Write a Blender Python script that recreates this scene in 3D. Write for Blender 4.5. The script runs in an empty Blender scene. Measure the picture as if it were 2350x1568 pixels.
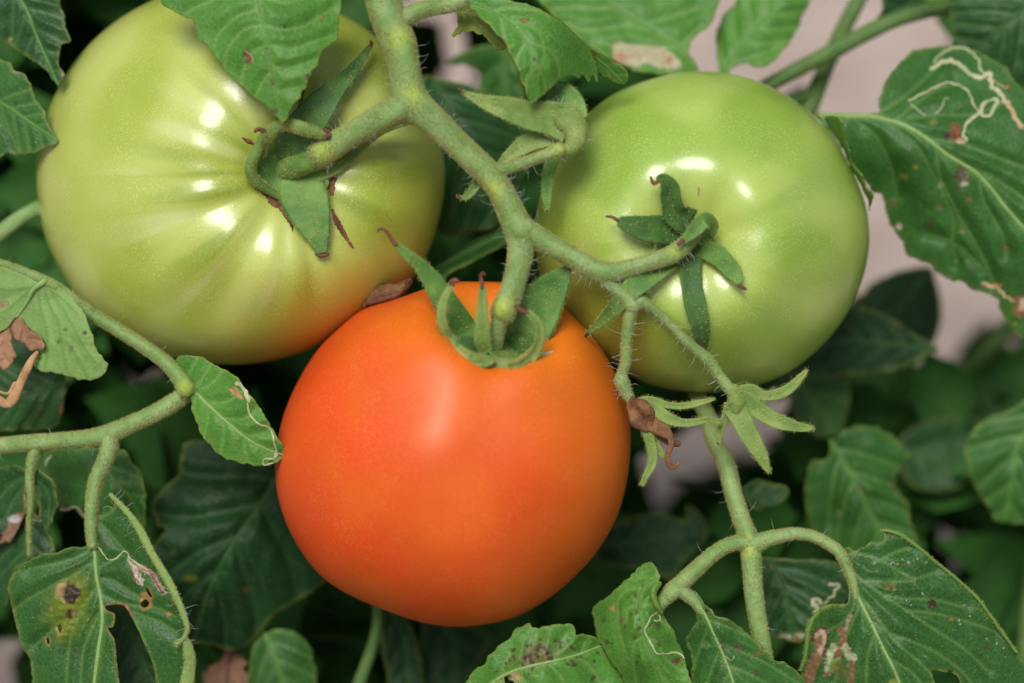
import bpy, bmesh, math, random
import numpy as np
from mathutils import Vector, Matrix
from mathutils.geometry import delaunay_2d_cdt

random.seed(7); RNG = np.random.default_rng(7)
SC = bpy.context.scene
COL = SC.collection
# ------------------------------------------------------------------ camera, sky, sun, exposure
PITCH = math.radians(38)
U = 0.231/2350                       # metres per layout unit at the focus distance plane
LENS = 85.0
D0 = 0.231*LENS/36.0
CTR = np.array([0.0, 0.0, 0.45])
RIGHT = np.array([1.0, 0, 0])
FWD = np.array([0, math.cos(PITCH), -math.sin(PITCH)])
UP = np.array([0, math.sin(PITCH), math.cos(PITCH)])
CAM = CTR - FWD*D0
cd = bpy.data.cameras.new('camera'); cam = bpy.data.objects.new('camera', cd); COL.objects.link(cam)
cam.location = CAM
cam.rotation_euler = (math.radians(90)-PITCH, 0, 0)
cd.lens = LENS; cd.sensor_width = 36; cd.clip_start = 0.02; cd.clip_end = 60
cd.dof.use_dof = True; cd.dof.focus_distance = D0 - 190*U; cd.dof.aperture_fstop = 4.5; cd.dof.aperture_blades = 7
SC.camera = cam
SUN_C = np.array([-0.17, 0.46, 0.87])            # towards the sun, in right / up / towards-camera parts
sv = RIGHT*SUN_C[0] + UP*SUN_C[1] - FWD*SUN_C[2]; sv /= np.linalg.norm(sv)
w = bpy.data.worlds.new('World'); SC.world = w; w.use_nodes = True
nt = w.node_tree; bg = nt.nodes['Background']
sky = nt.nodes.new('ShaderNodeTexSky'); sky.sky_type = 'NISHITA'; sky.sun_disc = False
sky.sun_elevation = math.asin(sv[2]); sky.sun_rotation = math.atan2(sv[0], sv[1])
sky.dust_density = 4.0; sky.air_density = 1.0
hz = nt.nodes.new('ShaderNodeHueSaturation'); hz.inputs['Saturation'].default_value = .45   # hazy white daylight
nt.links.new(sky.outputs[0], hz.inputs['Color']); nt.links.new(hz.outputs[0], bg.inputs[0]); bg.inputs[1].default_value = 0.09
sd = bpy.data.lights.new('sun', 'SUN'); so = bpy.data.objects.new('sun', sd); COL.objects.link(so)
sd.energy = 2.4; sd.angle = math.radians(26); sd.color = (1.0, 0.97, 0.92)
so.rotation_euler = Vector(sv).to_track_quat('Z', 'Y').to_euler(); so.location = Vector(CTR+sv*2)
SC.view_settings.view_transform = 'Standard'; SC.view_settings.look = 'None'
SC.view_settings.exposure = 0.14; SC.view_settings.gamma = 1.0
SC.render.engine = 'CYCLES'
SC.cycles.use_denoising = True; SC.cycles.max_bounces = 8; SC.cycles.transmission_bounces = 4
SC.cycles.caustics_reflective = False; SC.cycles.caustics_refractive = False

# ------------------------------------------------------------------ layout helpers
CROP = dict(A=(0, 0), B=(1350, 0), C=(2696, 0), D=(0, 900), E=(1350, 900), F=(2696, 900),
            G=(0, 1799), H=(1350, 1799), I=(2696, 1799))
XF = {k: (a*0.57373, b*0.57373, 0.3418) for k, (a, b) in CROP.items()}
XF.update(W=(0, 0, 1), J=(516.4, 258.2, .21954), K=(1348.3, 372.9, .29272), L=(1377, 803.2, .21973),
          M=(1778.6, 573.7, .43922), N=(975.3, 0, .29297))

def P(s, k=None):
    """'A 10,20 30,40,z,r' -> list of layout tuples; the first two numbers are scaled, the rest kept."""
    out = []; cur = XF['W']
    for t in s.split():
        if t in XF: cur = XF[t]; continue
        v = [float(q) for q in t.split(',')]
        out.append((cur[0]+v[0]*cur[2], cur[1]+v[1]*cur[2], *v[2:]))
    return out

def W(x, y, z):
    x, y, z = np.broadcast_arrays(np.asarray(x, float), np.asarray(y, float), np.asarray(z, float))
    d = D0 - z*U
    k = U*d/D0
    return CAM + d[..., None]*FWD + ((x-1175)*k)[..., None]*RIGHT + ((784-y)*k)[..., None]*UP

def srgb(r, g, b):
    f = lambda c: (c/255/12.92 if c <= 10.3 else ((c/255+0.055)/1.055)**2.4)
    return (f(r), f(g), f(b))

def spline(pts, step, closed=False):
    p = np.asarray(pts, float); n = len(p)
    if closed: q = np.vstack([p[-1], p, p[0], p[1]]); m = n
    else: q = np.vstack([2*p[0]-p[1], p, 2*p[-1]-p[-2]]); m = n-1
    out = []
    for i in range(m):
        a, b, c, d = q[i:i+4]
        L = np.linalg.norm((c-b)[:2]); k = max(1, int(math.ceil(L/step)))
        t = (np.arange(k)/k)[:, None]
        out.append(0.5*(2*b + (c-a)*t + (2*a-5*b+4*c-d)*t**2 + (3*b-a-3*c+d)*t**3))
    if not closed: out.append(p[-1:])
    return np.vstack(out)

def inside(pts, poly):
    x, y = pts[:, 0], pts[:, 1]; r = np.zeros(len(pts), bool)
    x0, y0 = poly[:, 0], poly[:, 1]; x1, y1 = np.roll(x0, -1), np.roll(y0, -1)
    for a, b, c, d in zip(x0, y0, x1, y1):
        if b == d: continue
        r ^= ((b > y) != (d > y)) & (x < (c-a)*(y-b)/(d-b)+a)
    return r

def segdist(pts, line, closed=False):
    l = np.asarray(line, float)[:, :2]
    a = l if closed else l[:-1]; b = np.roll(l, -1, 0) if closed else l[1:]
    best = np.full(len(pts), 1e9)
    for p, q in zip(a, b):
        v = q-p; L = v@v
        if L < 1e-9: continue
        t = np.clip(((pts-p)@v)/L, 0, 1)
        best = np.minimum(best, np.hypot(*(pts-p-t[:, None]*v).T))
    return best

def wav(x, y, s, seed, n=7):
    r = np.random.default_rng(seed); o = 0
    for i in range(n):
        a = r.uniform(0, 2*math.pi); f = 2*math.pi/(s*r.uniform(.6, 1.7)); o = o+np.sin((x*math.cos(a)+y*math.sin(a))*f+r.uniform(0, 6.28))
    return o/math.sqrt(n)

def sstep(a, b, x):
    t = np.clip((x-a)/(b-a), 0, 1); return t*t*(3-2*t)

# ------------------------------------------------------------------ object helpers
def thing(name, label, cat, at, group=None):
    o = bpy.data.objects.new(name, None); COL.objects.link(o); o.empty_display_size = .01
    o.location = Vector(W(*at)); o['label'] = label; o['category'] = cat
    if group: o['group'] = group
    o['_o'] = list(W(*at)); return o

def origin(o):
    while o is not None and '_o' not in o.keys(): o = o.parent
    return np.array(o['_o']) if o is not None else np.zeros(3)

def mesh(name, v, faces, mat, parent=None, label=None, kind=None, attrs=None, solid=0.0, closed=False):
    v = np.asarray(v, float) - origin(parent)
    me = bpy.data.meshes.new(name)
    me.from_pydata(v.tolist(), [], faces if isinstance(faces, list) else faces.tolist())
    if closed:
        bm = bmesh.new(); bm.from_mesh(me); bmesh.ops.recalc_face_normals(bm, faces=bm.faces); bm.to_mesh(me); bm.free()
    me.polygons.foreach_set('use_smooth', [True]*len(me.polygons))
    attrs = dict(attrs or {})
    if mat.name.startswith('leaf_tissue'):
        attrs.setdefault('dmg', np.zeros((len(v), 4))); attrs.setdefault('vein', np.zeros(len(v))); attrs.setdefault('edge', np.full(len(v), .5))
    for k, a in attrs.items():
        a = np.asarray(a, np.float32)
        if a.ndim == 1:
            at = me.attributes.new(k, 'FLOAT', 'POINT'); at.data.foreach_set('value', a)
        else:
            at = me.attributes.new(k, 'FLOAT_COLOR', 'POINT'); at.data.foreach_set('color', a.ravel())
    me.materials.append(mat); me.update()
    o = bpy.data.objects.new(name, me); COL.objects.link(o)
    if parent is not None: o.parent = parent
    if label: o['label'] = label
    if kind: o['kind'] = kind
    if solid:
        m = o.modifiers.new('thickness', 'SOLIDIFY'); m.thickness = solid*U; m.offset = -1
    return o

# ------------------------------------------------------------------ materials
class NT:
    def __init__(s, name):
        s.m = bpy.data.materials.new(name); s.m.use_nodes = True; s.t = s.m.node_tree
        s.p = s.t.nodes['Principled BSDF']; s.out = s.t.nodes['Material Output']
    def n(s, typ, **kw):
        x = s.t.nodes.new('ShaderNode'+typ)
        for k, v in kw.items():
            if k.startswith('i_'):
                x.inputs[int(k[2:]) if k[2:].isdigit() else k[2:].replace('_', ' ')].default_value = v
            else: setattr(x, k, v)
        return x
    def l(s, a, b): s.t.links.new(a, b)
    def mix(s, fac, a, b, mode='MIX'):
        x = s.n('Mix', data_type='RGBA', blend_type=mode)
        for sock, v in ((x.inputs[0], fac), (x.inputs[6], a), (x.inputs[7], b)):
            if hasattr(v, 'links'): s.l(v, sock)
            elif isinstance(v, (int, float)): sock.default_value = v
            else: sock.default_value = (*v[:3], 1)
        return x.outputs[2]
    def math(s, op, a, b=0.0, clamp=False):
        x = s.n('Math', operation=op, use_clamp=clamp)
        for i, v in enumerate((a, b)):
            if hasattr(v, 'links'): s.l(v, x.inputs[i])
            else: x.inputs[i].default_value = v
        return x.outputs[0]
    def ramp(s, v, lo, hi):
        x = s.n('MapRange'); s.l(v, x.inputs[0]); x.inputs[1].default_value = lo; x.inputs[2].default_value = hi; return x.outputs[0]
    def obj(s): return s.n('TexCoord').outputs['Object']
    def noise(s, scale, detail=3, rough=.55):
        x = s.n('TexNoise'); s.l(s.obj(), x.inputs['Vector']); x.inputs['Scale'].default_value = scale
        x.inputs['Detail'].default_value = detail; x.inputs['Roughness'].default_value = rough; return x.outputs['Fac']
    def vor(s, scale, feat='F1', rnd=1.0):
        x = s.n('TexVoronoi', feature=feat); s.l(s.obj(), x.inputs['Vector']); x.inputs['Scale'].default_value = scale
        x.inputs['Randomness'].default_value = rnd; return x
    def attr(s, name): return s.n('Attribute', attribute_name=name)
    def bump(s, h, strength, dist, prev=None):
        x = s.n('Bump'); s.l(h, x.inputs['Height']); x.inputs['Strength'].default_value = strength; x.inputs['Distance'].default_value = dist
        if prev is not None: s.l(prev, x.inputs['Normal'])
        return x.outputs[0]

_leafmats = {}
def leaf_mat(c1, c2, vein, trans=.2, rough=.46, edge=None, spec=.34, vmix=.62):
    key = (c1, c2, vein, trans, rough, edge, spec, vmix)
    if key in _leafmats: return _leafmats[key]
    s = NT('leaf_tissue')
    n1 = s.ramp(s.noise(90, 3), .3, .7)
    c = s.mix(n1, srgb(*c1), srgb(*c2))
    n2 = s.ramp(s.noise(420, 2), .35, .75)
    c = s.mix(s.math('MULTIPLY', n2, .3), c, tuple(q*1.35 for q in srgb(*c2)))
    rt = s.vor(760, 'DISTANCE_TO_EDGE').outputs['Distance']
    net = s.math('SUBTRACT', 1.0, s.ramp(rt, .0, .12), True)
    c = s.mix(s.math('MULTIPLY', net, .22), c, srgb(*vein))
    va = s.attr('vein').outputs['Fac']
    c = s.mix(s.math('MULTIPLY', va, vmix), c, srgb(*vein))
    ea = s.attr('edge').outputs['Fac']
    c = s.mix(s.math('MULTIPLY', ea, .55), c, srgb(*(edge or (140, 150, 70))))
    dots = s.math('SUBTRACT', 1.0, s.ramp(s.vor(1500).outputs['Distance'], .10, .24), True)
    pick = s.ramp(s.noise(1100, 1), .52, .62)
    dots = s.math('MULTIPLY', dots, pick)
    c = s.mix(s.math('MULTIPLY', dots, .5), c, srgb(190, 205, 150))
    da = s.attr('dmg')
    dn = s.ramp(s.noise(700, 3, .7), .3, .75)
    dcol = s.mix(s.math('MULTIPLY', dn, .45), da.outputs['Color'], (.03, .015, .008))
    c = s.mix(da.outputs['Alpha'], c, dcol)
    s.l(c, s.p.inputs['Base Color'])
    s.p.inputs['Roughness'].default_value = rough
    s.p.inputs['Specular IOR Level'].default_value = spec
    s.p.inputs['Sheen Weight'].default_value = .02
    b = s.bump(s.ramp(rt, 0, .35), .22, .0003)
    b = s.bump(s.noise(1900, 2), .3, .00025, b)
    b = s.bump(dots, .3, .0002, b)
    s.l(b, s.p.inputs['Normal'])
    tr = s.n('BsdfTranslucent'); tc = s.mix(.5, c, tuple(min(1, q*2.2) for q in srgb(*c2))); s.l(tc, tr.inputs[0]); s.l(b, tr.inputs['Normal'])
    ms = s.n('MixShader'); ms.inputs[0].default_value = trans
    s.l(s.p.outputs[0], ms.inputs[1]); s.l(tr.outputs[0], ms.inputs[2]); s.l(ms.outputs[0], s.out.inputs['Surface'])
    _leafmats[key] = s.m; return s.m

def L_FRESH(): return leaf_mat((60, 114, 34), (84, 138, 52), (122, 160, 82))
def L_SHADE(): return leaf_mat((34, 76, 26), (48, 94, 36), (98, 134, 66), .18)  # green darkened to stand in for shade on the low front leaves
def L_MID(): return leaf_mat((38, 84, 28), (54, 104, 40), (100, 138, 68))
def L_DARK(): return leaf_mat((27, 66, 25), (38, 82, 36), (76, 114, 60), .2)  # dark green, deepened further to imitate shade among the leaves behind
def L_DEEP(): return leaf_mat((17, 47, 19), (26, 62, 27), (50, 86, 46), .15, .5, None, .2)  # base colour darkened for the deep shade between the back leaves
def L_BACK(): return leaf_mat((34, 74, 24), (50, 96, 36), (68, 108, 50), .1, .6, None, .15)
def L_UNDER(): return leaf_mat((122, 156, 84), (142, 174, 104), (98, 142, 62), .25, .65, (150, 165, 90), .3, .7)
def L_YEL(): return leaf_mat((120, 138, 50), (150, 160, 66), (160, 170, 90), .3)
def L_DEAD(): return leaf_mat((150, 110, 82), (184, 146, 116), (110, 74, 52), .2, .75, (110, 70, 45), .2)

def stem_mat(c1, c2, name='stem_skin', gold=.5):
    s = NT(name)
    c = s.mix(s.ramp(s.noise(160, 4, .6), .3, .7), srgb(*c1), srgb(*c2))
    d = s.math('SUBTRACT', 1.0, s.ramp(s.vor(1050).outputs['Distance'], .12, .36), True)
    d = s.math('MULTIPLY', d, s.ramp(s.noise(300, 2), .4, .6))
    c = s.mix(s.math('MULTIPLY', d, gold*1.3, True), c, srgb(188, 174, 104))
    sp = s.math('SUBTRACT', 1.0, s.ramp(s.vor(330).outputs['Distance'], .06, .16), True)
    c = s.mix(s.math('MULTIPLY', sp, gold), c, srgb(120, 88, 50))
    k = s.attr('knuckle').outputs['Fac']
    c = s.mix(s.math('MULTIPLY', k, .8), c, srgb(172, 190, 70))
    br = s.attr('brown').outputs['Fac']
    c = s.mix(br, c, srgb(104, 62, 46))
    s.l(c, s.p.inputs['Base Color']); s.p.inputs['Roughness'].default_value = .6
    s.p.inputs['Specular IOR Level'].default_value = .3
    s.p.inputs['Sheen Weight'].default_value = gold*.5; s.p.inputs['Sheen Tint'].default_value = (.78, .66, .34, 1); s.p.inputs['Sheen Roughness'].default_value = .45
    s.p.inputs['Subsurface Weight'].default_value = .15; s.p.inputs['Subsurface Radius'].default_value = (.5, 1, .2); s.p.inputs['Subsurface Scale'].default_value = .0012
    b = s.bump(s.noise(260, 3, .6), .35, .0009); b = s.bump(d, .7, .0003, b); s.l(b, s.p.inputs['Normal'])
    return s.m
M_STEM = stem_mat((98, 138, 70), (142, 166, 108), gold=.38)
M_STEM_DARK = stem_mat((70, 104, 48), (92, 122, 62), gold=.2)
M_SEPAL = stem_mat((58, 102, 38), (112, 148, 72), 'sepal_skin', .35)
M_SEPAL_PALE = stem_mat((88, 122, 50), (136, 156, 86), 'sepal_skin', .4)
M_SEPAL_DEEP = stem_mat((42, 82, 32), (82, 120, 56), 'sepal_skin', .3)
def plain(name, c1, c2, rough=.75, sc=400):
    s = NT(name); c = s.mix(s.ramp(s.noise(sc, 4, .65), .3, .7), srgb(*c1), srgb(*c2)); s.l(c, s.p.inputs['Base Color'])
    s.p.inputs['Roughness'].default_value = rough; s.p.inputs['Specular IOR Level'].default_value = .25
    s.l(s.bump(s.noise(sc*2.2, 3, .7), .7, .0005), s.p.inputs['Normal']); return s.m
M_BROWN = plain('dry_brown', (78, 48, 38), (126, 86, 66))
M_TAN = plain('dry_tan', (146, 108, 72), (192, 156, 114))
M_CORK = plain('corky_scar', (70, 48, 24), (142, 100, 66))
M_PETAL = plain('dry_petal_skin', (70, 46, 30), (140, 102, 66), .75, 420)
M_TRAIL = plain('leaf_mine_skin', (146, 156, 112), (190, 188, 152), .6)
M_TRAIL_TAN = plain('leaf_mine_tan', (150, 120, 80), (192, 176, 136), .6)
M_FUZZ = plain('stem_fuzz', (150, 150, 82), (190, 186, 116), .4)
M_HAIR = plain('pale_hair', (196, 204, 200), (226, 230, 226), .35)

def tomato_mat(kind):
    s = NT('tomato_skin')
    t = s.attr('tint').outputs['Color']
    green = kind != 'red'
    n = s.ramp(s.noise(70, 4, .55), .3, .7)
    c = s.mix(s.math('MULTIPLY', n, .35), t, s.mix(1.0, t, (.72, .80, .55) if green else (.9, .78, .7), 'MULTIPLY'))
    v = s.vor(1900 if green else 2200)
    d = s.math('SUBTRACT', 1.0, s.ramp(v.outputs['Distance'], .14, .40), True)
    d = s.math('MULTIPLY', d, s.ramp(s.noise(160, 3), .28, .66))
    c = s.mix(s.math('MULTIPLY', d, .5 if green else .34), c, srgb(216, 218, 140) if green else srgb(250, 176, 110))
    s.l(c, s.p.inputs['Base Color'])
    s.p.inputs['Subsurface Weight'].default_value = .2 if green else .07
    s.p.inputs['Subsurface Radius'].default_value = (1.0, .9, .35) if green else (1.0, .35, .12)
    s.p.inputs['Subsurface Scale'].default_value = .004
    s.p.inputs['Roughness'].default_value = .34 if green else .47
    s.p.inputs['Specular IOR Level'].default_value = .5 if green else .36
    s.p.inputs['Coat Weight'].default_value = .6 if green else .3
    s.p.inputs['Coat Roughness'].default_value = .17 if green else .48
    b = s.bump(d, .10, .00015); b = s.bump(s.noise(1500, 2), .10, .0002, b)
    s.l(b, s.p.inputs['Normal'])
    b2 = s.bump(s.noise(900, 3, .6), .14, .0002); b2 = s.bump(s.noise(180, 2), .10, .0012, b2); b2 = s.bump(d, .12, .0002, b2); s.l(b2, s.p.inputs['Coat Normal'])
    return s.m

# ------------------------------------------------------------------ leaf builder
class Tps:
    def __init__(s, c):
        c = np.asarray(c, float); n = len(c); s.c = c; s.n = n
        if n < 3: s.k = None; s.z = c[:, 2].mean(); return
        K = s.phi(c[:, :2], c[:, :2]) + np.eye(n)*1.0
        Q = np.hstack([np.ones((n, 1)), c[:, :2]/500]); A = np.block([[K, Q], [Q.T, np.zeros((3, 3))]])
        s.k = np.linalg.lstsq(A, np.concatenate([c[:, 2], np.zeros(3)]), rcond=None)[0]
    def phi(s, a, b):
        r2 = ((a[:, None]-b[None])**2).sum(-1)/250000; return np.where(r2 > 0, r2*np.log(r2+1e-12), 0)*100
    def __call__(s, p):
        if s.k is None: return np.full(len(p), s.z)
        return s.phi(p, s.c[:, :2])@s.k[:s.n] + np.hstack([np.ones((len(p), 1)), p/500])@s.k[s.n:]

def auto_veins(out, mid, n, ang=48, bend=.5):
    m = spline(mid, 6); d = np.r_[0, np.cumsum(np.hypot(*np.diff(m, axis=0).T))]; V = []
    for i in range(n):
        for sd_ in (1, -1):
            t = d[-1]*((i+.35+.25*(sd_ > 0))/(n+.25)); j = min(np.searchsorted(d, t), len(m)-2)
            T = m[j+1]-m[j]; T /= np.hypot(*T)+1e-9; a = math.radians(ang)*sd_; p = m[j].copy(); pl = [p.copy()]
            for k in range(120):
                aa = a*(1-bend*min(1, k/45)); v = np.array([T[0]*math.cos(aa)-T[1]*math.sin(aa), T[0]*math.sin(aa)+T[1]*math.cos(aa)])
                p = p+v*6
                if not inside(p[None], out)[0]: break
                pl.append(p.copy())
            if len(pl) > 4: V.append(np.array(pl))
    return V

class Leaf:
    def __init__(s, name, parent, outline, mid, z, mat, veins=5, holes=(), dmg=(), step=5.0, amp=7, fold=0.0, label=None,
                 wob=1.6, midr=(7, 2), seed=None, wave=0.0, solid=2.2, vw=3.0, midmat=None, midlift=1.0, und=1, kind=None, extra=()):
        s.seed = seed if seed is not None else (len(bpy.data.objects)*13+5)
        out = spline(outline, step*1.1, True)
        nrm = np.roll(out, -1, 0)-np.roll(out, 1, 0); nrm = np.c_[nrm[:, 1], -nrm[:, 0]]/(np.hypot(*nrm.T)[:, None]+1e-9)
        if wob: out = out + nrm*(wav(out[:, 0], out[:, 1], 30, s.seed)*wob + wav(out[:, 0], out[:, 1], 11, s.seed+1)*wob*.5)[:, None]
        s.out = out; s.mid = spline(mid, 6)
        s.V = (auto_veins(out, mid, veins) if isinstance(veins, int) else [spline(v, 6) for v in veins]) + [spline(v, 6) for v in extra]
        s.tps = Tps(z); s.amp = amp; s.fold = fold; s.wave = wave; s.und = und
        H = [spline(h, step*1.1, True) for h in holes]
        lo, hi = out.min(0), out.max(0)
        gx, gy = np.meshgrid(np.arange(lo[0], hi[0], step), np.arange(lo[1], hi[1], step*.87))
        gx[1::2] += step/2; g = np.c_[gx.ravel(), gy.ravel()]; g += RNG.uniform(-.12, .12, g.shape)*step
        k = inside(g, out)
        for h in H: k &= ~inside(g, h)
        g = g[k]; dE = segdist(g, out, True)
        for h in H: dE = np.minimum(dE, segdist(g, h, True))
        g = g[dE > step*.55]
        pts = np.vstack([out]+H+[g]); ed = []; o = 0
        for L in [out]+H:
            n = len(L); ed += [(o+i, o+(i+1) % n) for i in range(n)]; o += n
        r = delaunay_2d_cdt([Vector(p) for p in pts], ed, [], 0, 1e-4)
        pv = np.array([tuple(v) for v in r[0]]); f = np.array(r[2])
        c = pv[f].mean(1); k = inside(c, out)
        for h in H: k &= ~inside(c, h)
        f = f[k]
        a, b, c = pv[f[:, 0]], pv[f[:, 1]], pv[f[:, 2]]
        ar = (b[:, 0]-a[:, 0])*(c[:, 1]-a[:, 1])-(b[:, 1]-a[:, 1])*(c[:, 0]-a[:, 0])
        f = f[np.abs(ar) > 1e-3]; ar = ar[np.abs(ar) > 1e-3]
        f[ar > 0] = f[ar > 0][:, ::-1]
        zz, dv, dm = s.z(pv, True)
        dE = segdist(pv, out, True)
        for h in H: dE = np.minimum(dE, segdist(pv, h, True))
        vein = np.maximum(np.exp(-(dv/vw)**2), np.exp(-(dm/(midr[0]*1.1))**2))
        edge = np.exp(-(dE/5.5)**2)*(.65+.35*np.sin(wav(pv[:, 0], pv[:, 1], 60, s.seed+3)*3))
        dm_ = np.zeros((len(pv), 4))
        for q in dmg:
            kind_ = q[0]
            if kind_ == 'spot':
                _, x, y, rx, ry, colr, soft = q
                dd = np.hypot((pv[:, 0]-x)/rx, (pv[:, 1]-y)/ry)+.22*wav(pv[:, 0], pv[:, 1], max(rx, 6)*1.6, s.seed+int(x))
                al = 1-sstep(1-soft, 1+soft, dd)
            elif kind_ == 'line':
                _, pl, wd, colr, soft = q
                pl = spline(pl, 4); al = 1-sstep(wd*(1-soft), wd*(1+soft), segdist(pv, pl)+wd*.35*wav(pv[:, 0], pv[:, 1], 14, s.seed+2))
            else:
                _, pl, colr, soft = q
                pl = np.asarray(spline(pl, 6, True)); dd = segdist(pv, pl, True)*np.where(inside(pv, pl), -1, 1)+1.5*wav(pv[:, 0], pv[:, 1], 12, s.seed+9)
                al = 1-sstep(-soft, soft, dd)
            colr = np.array(srgb(*colr[:3])); al = al*(q[1] if False else 1)
            dm_[:, :3] = dm_[:, :3]*(1-al[:, None]) + colr*al[:, None]; dm_[:, 3] = np.maximum(dm_[:, 3]*(1-al)+al, dm_[:, 3]*(1-al))
        zz = zz + dm_[:, 3]*(-1.2+1.5*wav(pv[:, 0], pv[:, 1], 13, s.seed+11))
        a = dm_[:, 3:4]; dm_[:, :3] = np.where(a > 1e-4, dm_[:, :3]/np.maximum(a, 1e-4), 0)
        s.ob = mesh(name, W(pv[:, 0], pv[:, 1], zz), f, mat, parent, label, kind, dict(vein=vein, edge=edge, dmg=dm_), solid)
        if midr[0] > 0:
            m = s.mid; zt = s.z(m); n = len(m); rr = np.linspace(midr[0], midr[1], n)
            tube('midrib', [(m[i, 0], m[i, 1], zt[i]+(midlift-.8*rr[i] if und > 0 else .2*rr[i]), rr[i]) for i in range(0, n, 2)], midmat or M_MID, s.ob, sides=8, fuzz=0)
    def z(s, p, full=False):
        p = np.asarray(p, float)[:, :2]
        dm = segdist(p, s.mid); dv = np.full(len(p), 1e9)
        for v in s.V: dv = np.minimum(dv, segdist(p, v))
        d2 = np.minimum(dv, dm)
        zz = s.tps(p) - s.fold*(np.sqrt(dm*dm+900)-30)
        zz = zz + s.amp*1.35*((1-np.exp(-(d2/19)**2))-1)*s.und + s.amp*.16*wav(p[:, 0], p[:, 1], 60, s.seed+5) + s.wave*wav(p[:, 0], p[:, 1], 190, s.seed+6, 4)
        return (zz, dv, dm) if full else zz
    def trail(s, pts, wd, mat=None, name='leaf_mine', lift=.2, label=None):
        wd = wd*.78; m = spline(pts, 3.0); n = len(m)
        t = np.gradient(m, axis=0); t /= np.hypot(*t.T)[:, None]+1e-9; nn = np.c_[-t[:, 1], t[:, 0]]
        m = m + nn*(wav(m[:, 0], m[:, 1], 20, s.seed+4)*min(wd, 6)*.35)[:, None]
        ww = wd*(1+.22*wav(m[:, 0], m[:, 1], 26, s.seed+8))*np.minimum(1, np.minimum(np.arange(n)+1, n-np.arange(n))/3)
        ww = np.maximum(ww, .25*wd)
        rows = [m+nn*(ww*q)[:, None]*.5 for q in (-1, -.5, 0, .5, 1)]
        V = np.vstack(rows); L = np.repeat([0, .8, 1.0, .8, 0], n)*lift
        zz = s.z(V)+.3+L
        f = [(j*n+i, (j+1)*n+i, (j+1)*n+i+1, j*n+i+1) for j in range(4) for i in range(n-1)]
        return mesh(name, W(V[:, 0], V[:, 1], zz), f, mat or M_TRAIL, s.ob, label)

# ------------------------------------------------------------------ tube / sepal / hairs
class Hairs:
    def __init__(s): s.v = []; s.f = []; s.n = 0
    def add(s, p, d, L, wd, side):
        """p (n,3) roots, d (n,3) unit directions, L lengths (m), wd widths (m); bent three-sided hairs"""
        n = len(p)
        if n == 0: return
        a = np.cross(d, RNG.normal(size=(n, 3))); a /= np.linalg.norm(a, axis=1)[:, None]+1e-9; b = np.cross(d, a)
        mid_ = p+d*(L*.55)[:, None]+a*(L*.05)[:, None]; tip = p+d*L[:, None]+a*(L*side)[:, None]
        rings = []
        for k in range(3):
            t = 2*math.pi*k/3; o = (a*math.cos(t)+b*math.sin(t))*wd[:, None]
            rings.append((p+o, mid_+o*.7))
        V = np.stack([rings[0][0], rings[1][0], rings[2][0], rings[0][1], rings[1][1], rings[2][1], tip], 1).reshape(-1, 3)
        base = (np.arange(n)*7+s.n)[:, None]
        F = []
        for q in ((0, 1, 4), (0, 4, 3), (1, 2, 5), (1, 5, 4), (2, 0, 3), (2, 3, 5), (3, 4, 6), (4, 5, 6), (5, 3, 6)): F.append(base+np.array(q))
        s.v.append(V); s.f.append(np.vstack(F)); s.n += 7*n
    def build(s, name, mat, parent):
        if s.v: mesh(name, np.vstack(s.v), np.vstack(s.f), mat, parent, kind='stuff')

def frames(c):
    t = np.gradient(c, axis=0); t /= np.linalg.norm(t, axis=1)[:, None]+1e-12
    u = np.cross(t[0], -FWD); u /= np.linalg.norm(u)+1e-12; Us = [u]
    for i in range(1, len(c)):
        u = u-t[i]*(u@t[i]); u /= np.linalg.norm(u)+1e-12; Us.append(u)
    Us = np.array(Us); return t, Us, np.cross(t, Us)

def tube_geo(pts, sides=14, step=6, caps=True, flat=1.0, bumpy=.03, seed=1):
    q = spline(pts, step); x, y, z, r = q[:, 0], q[:, 1], q[:, 2], np.maximum(q[:, 3], .4)
    c = W(x, y, z); R = r*U*(D0-z*U)/D0
    t, a, b = frames(c)
    if caps:
        ks = (.35, .7, .93)
        pre = [(c[0]-t[0]*R[0]*math.sqrt(1-k*k), R[0]*k, t[0], a[0], b[0]) for k in ks]
        post = [(c[-1]+t[-1]*R[-1]*math.sqrt(1-k*k), R[-1]*k, t[-1], a[-1], b[-1]) for k in ks[::-1]]
        c = np.vstack([[p[0] for p in pre], c, [p[0] for p in post]]); R = np.concatenate([[p[1] for p in pre], R, [p[1] for p in post]])
        t = np.vstack([[p[2] for p in pre], t, [p[2] for p in post]]); a = np.vstack([[p[3] for p in pre], a, [p[3] for p in post]]); b = np.vstack([[p[4] for p in pre], b, [p[4] for p in post]])
    n = len(c); ang = np.arange(sides)*2*math.pi/sides
    s_ = np.arange(n)*step
    rad = R[:, None]*(1+bumpy*np.sin(3*ang[None]+s_[:, None]*.012+seed)+bumpy*.7*np.sin(s_[:, None]*.06+seed*2+2*ang[None]))
    V = c[:, None]+a[:, None]*(rad*np.cos(ang)[None])[..., None]+b[:, None]*(rad*np.sin(ang)[None]*flat)[..., None]
    V = V.reshape(-1, 3)
    i = np.arange(n-1)[:, None]*sides; j = np.arange(sides)[None]; jn = (j+1) % sides
    F = np.stack([i+j, i+jn, i+sides+jn, i+sides+j], -1).reshape(-1, 4).tolist()
    F.append(list(range(sides))[::-1]); F.append([(n-1)*sides+k for k in range(sides)])
    return V, F, (c, R, t, a, b, q)

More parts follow.
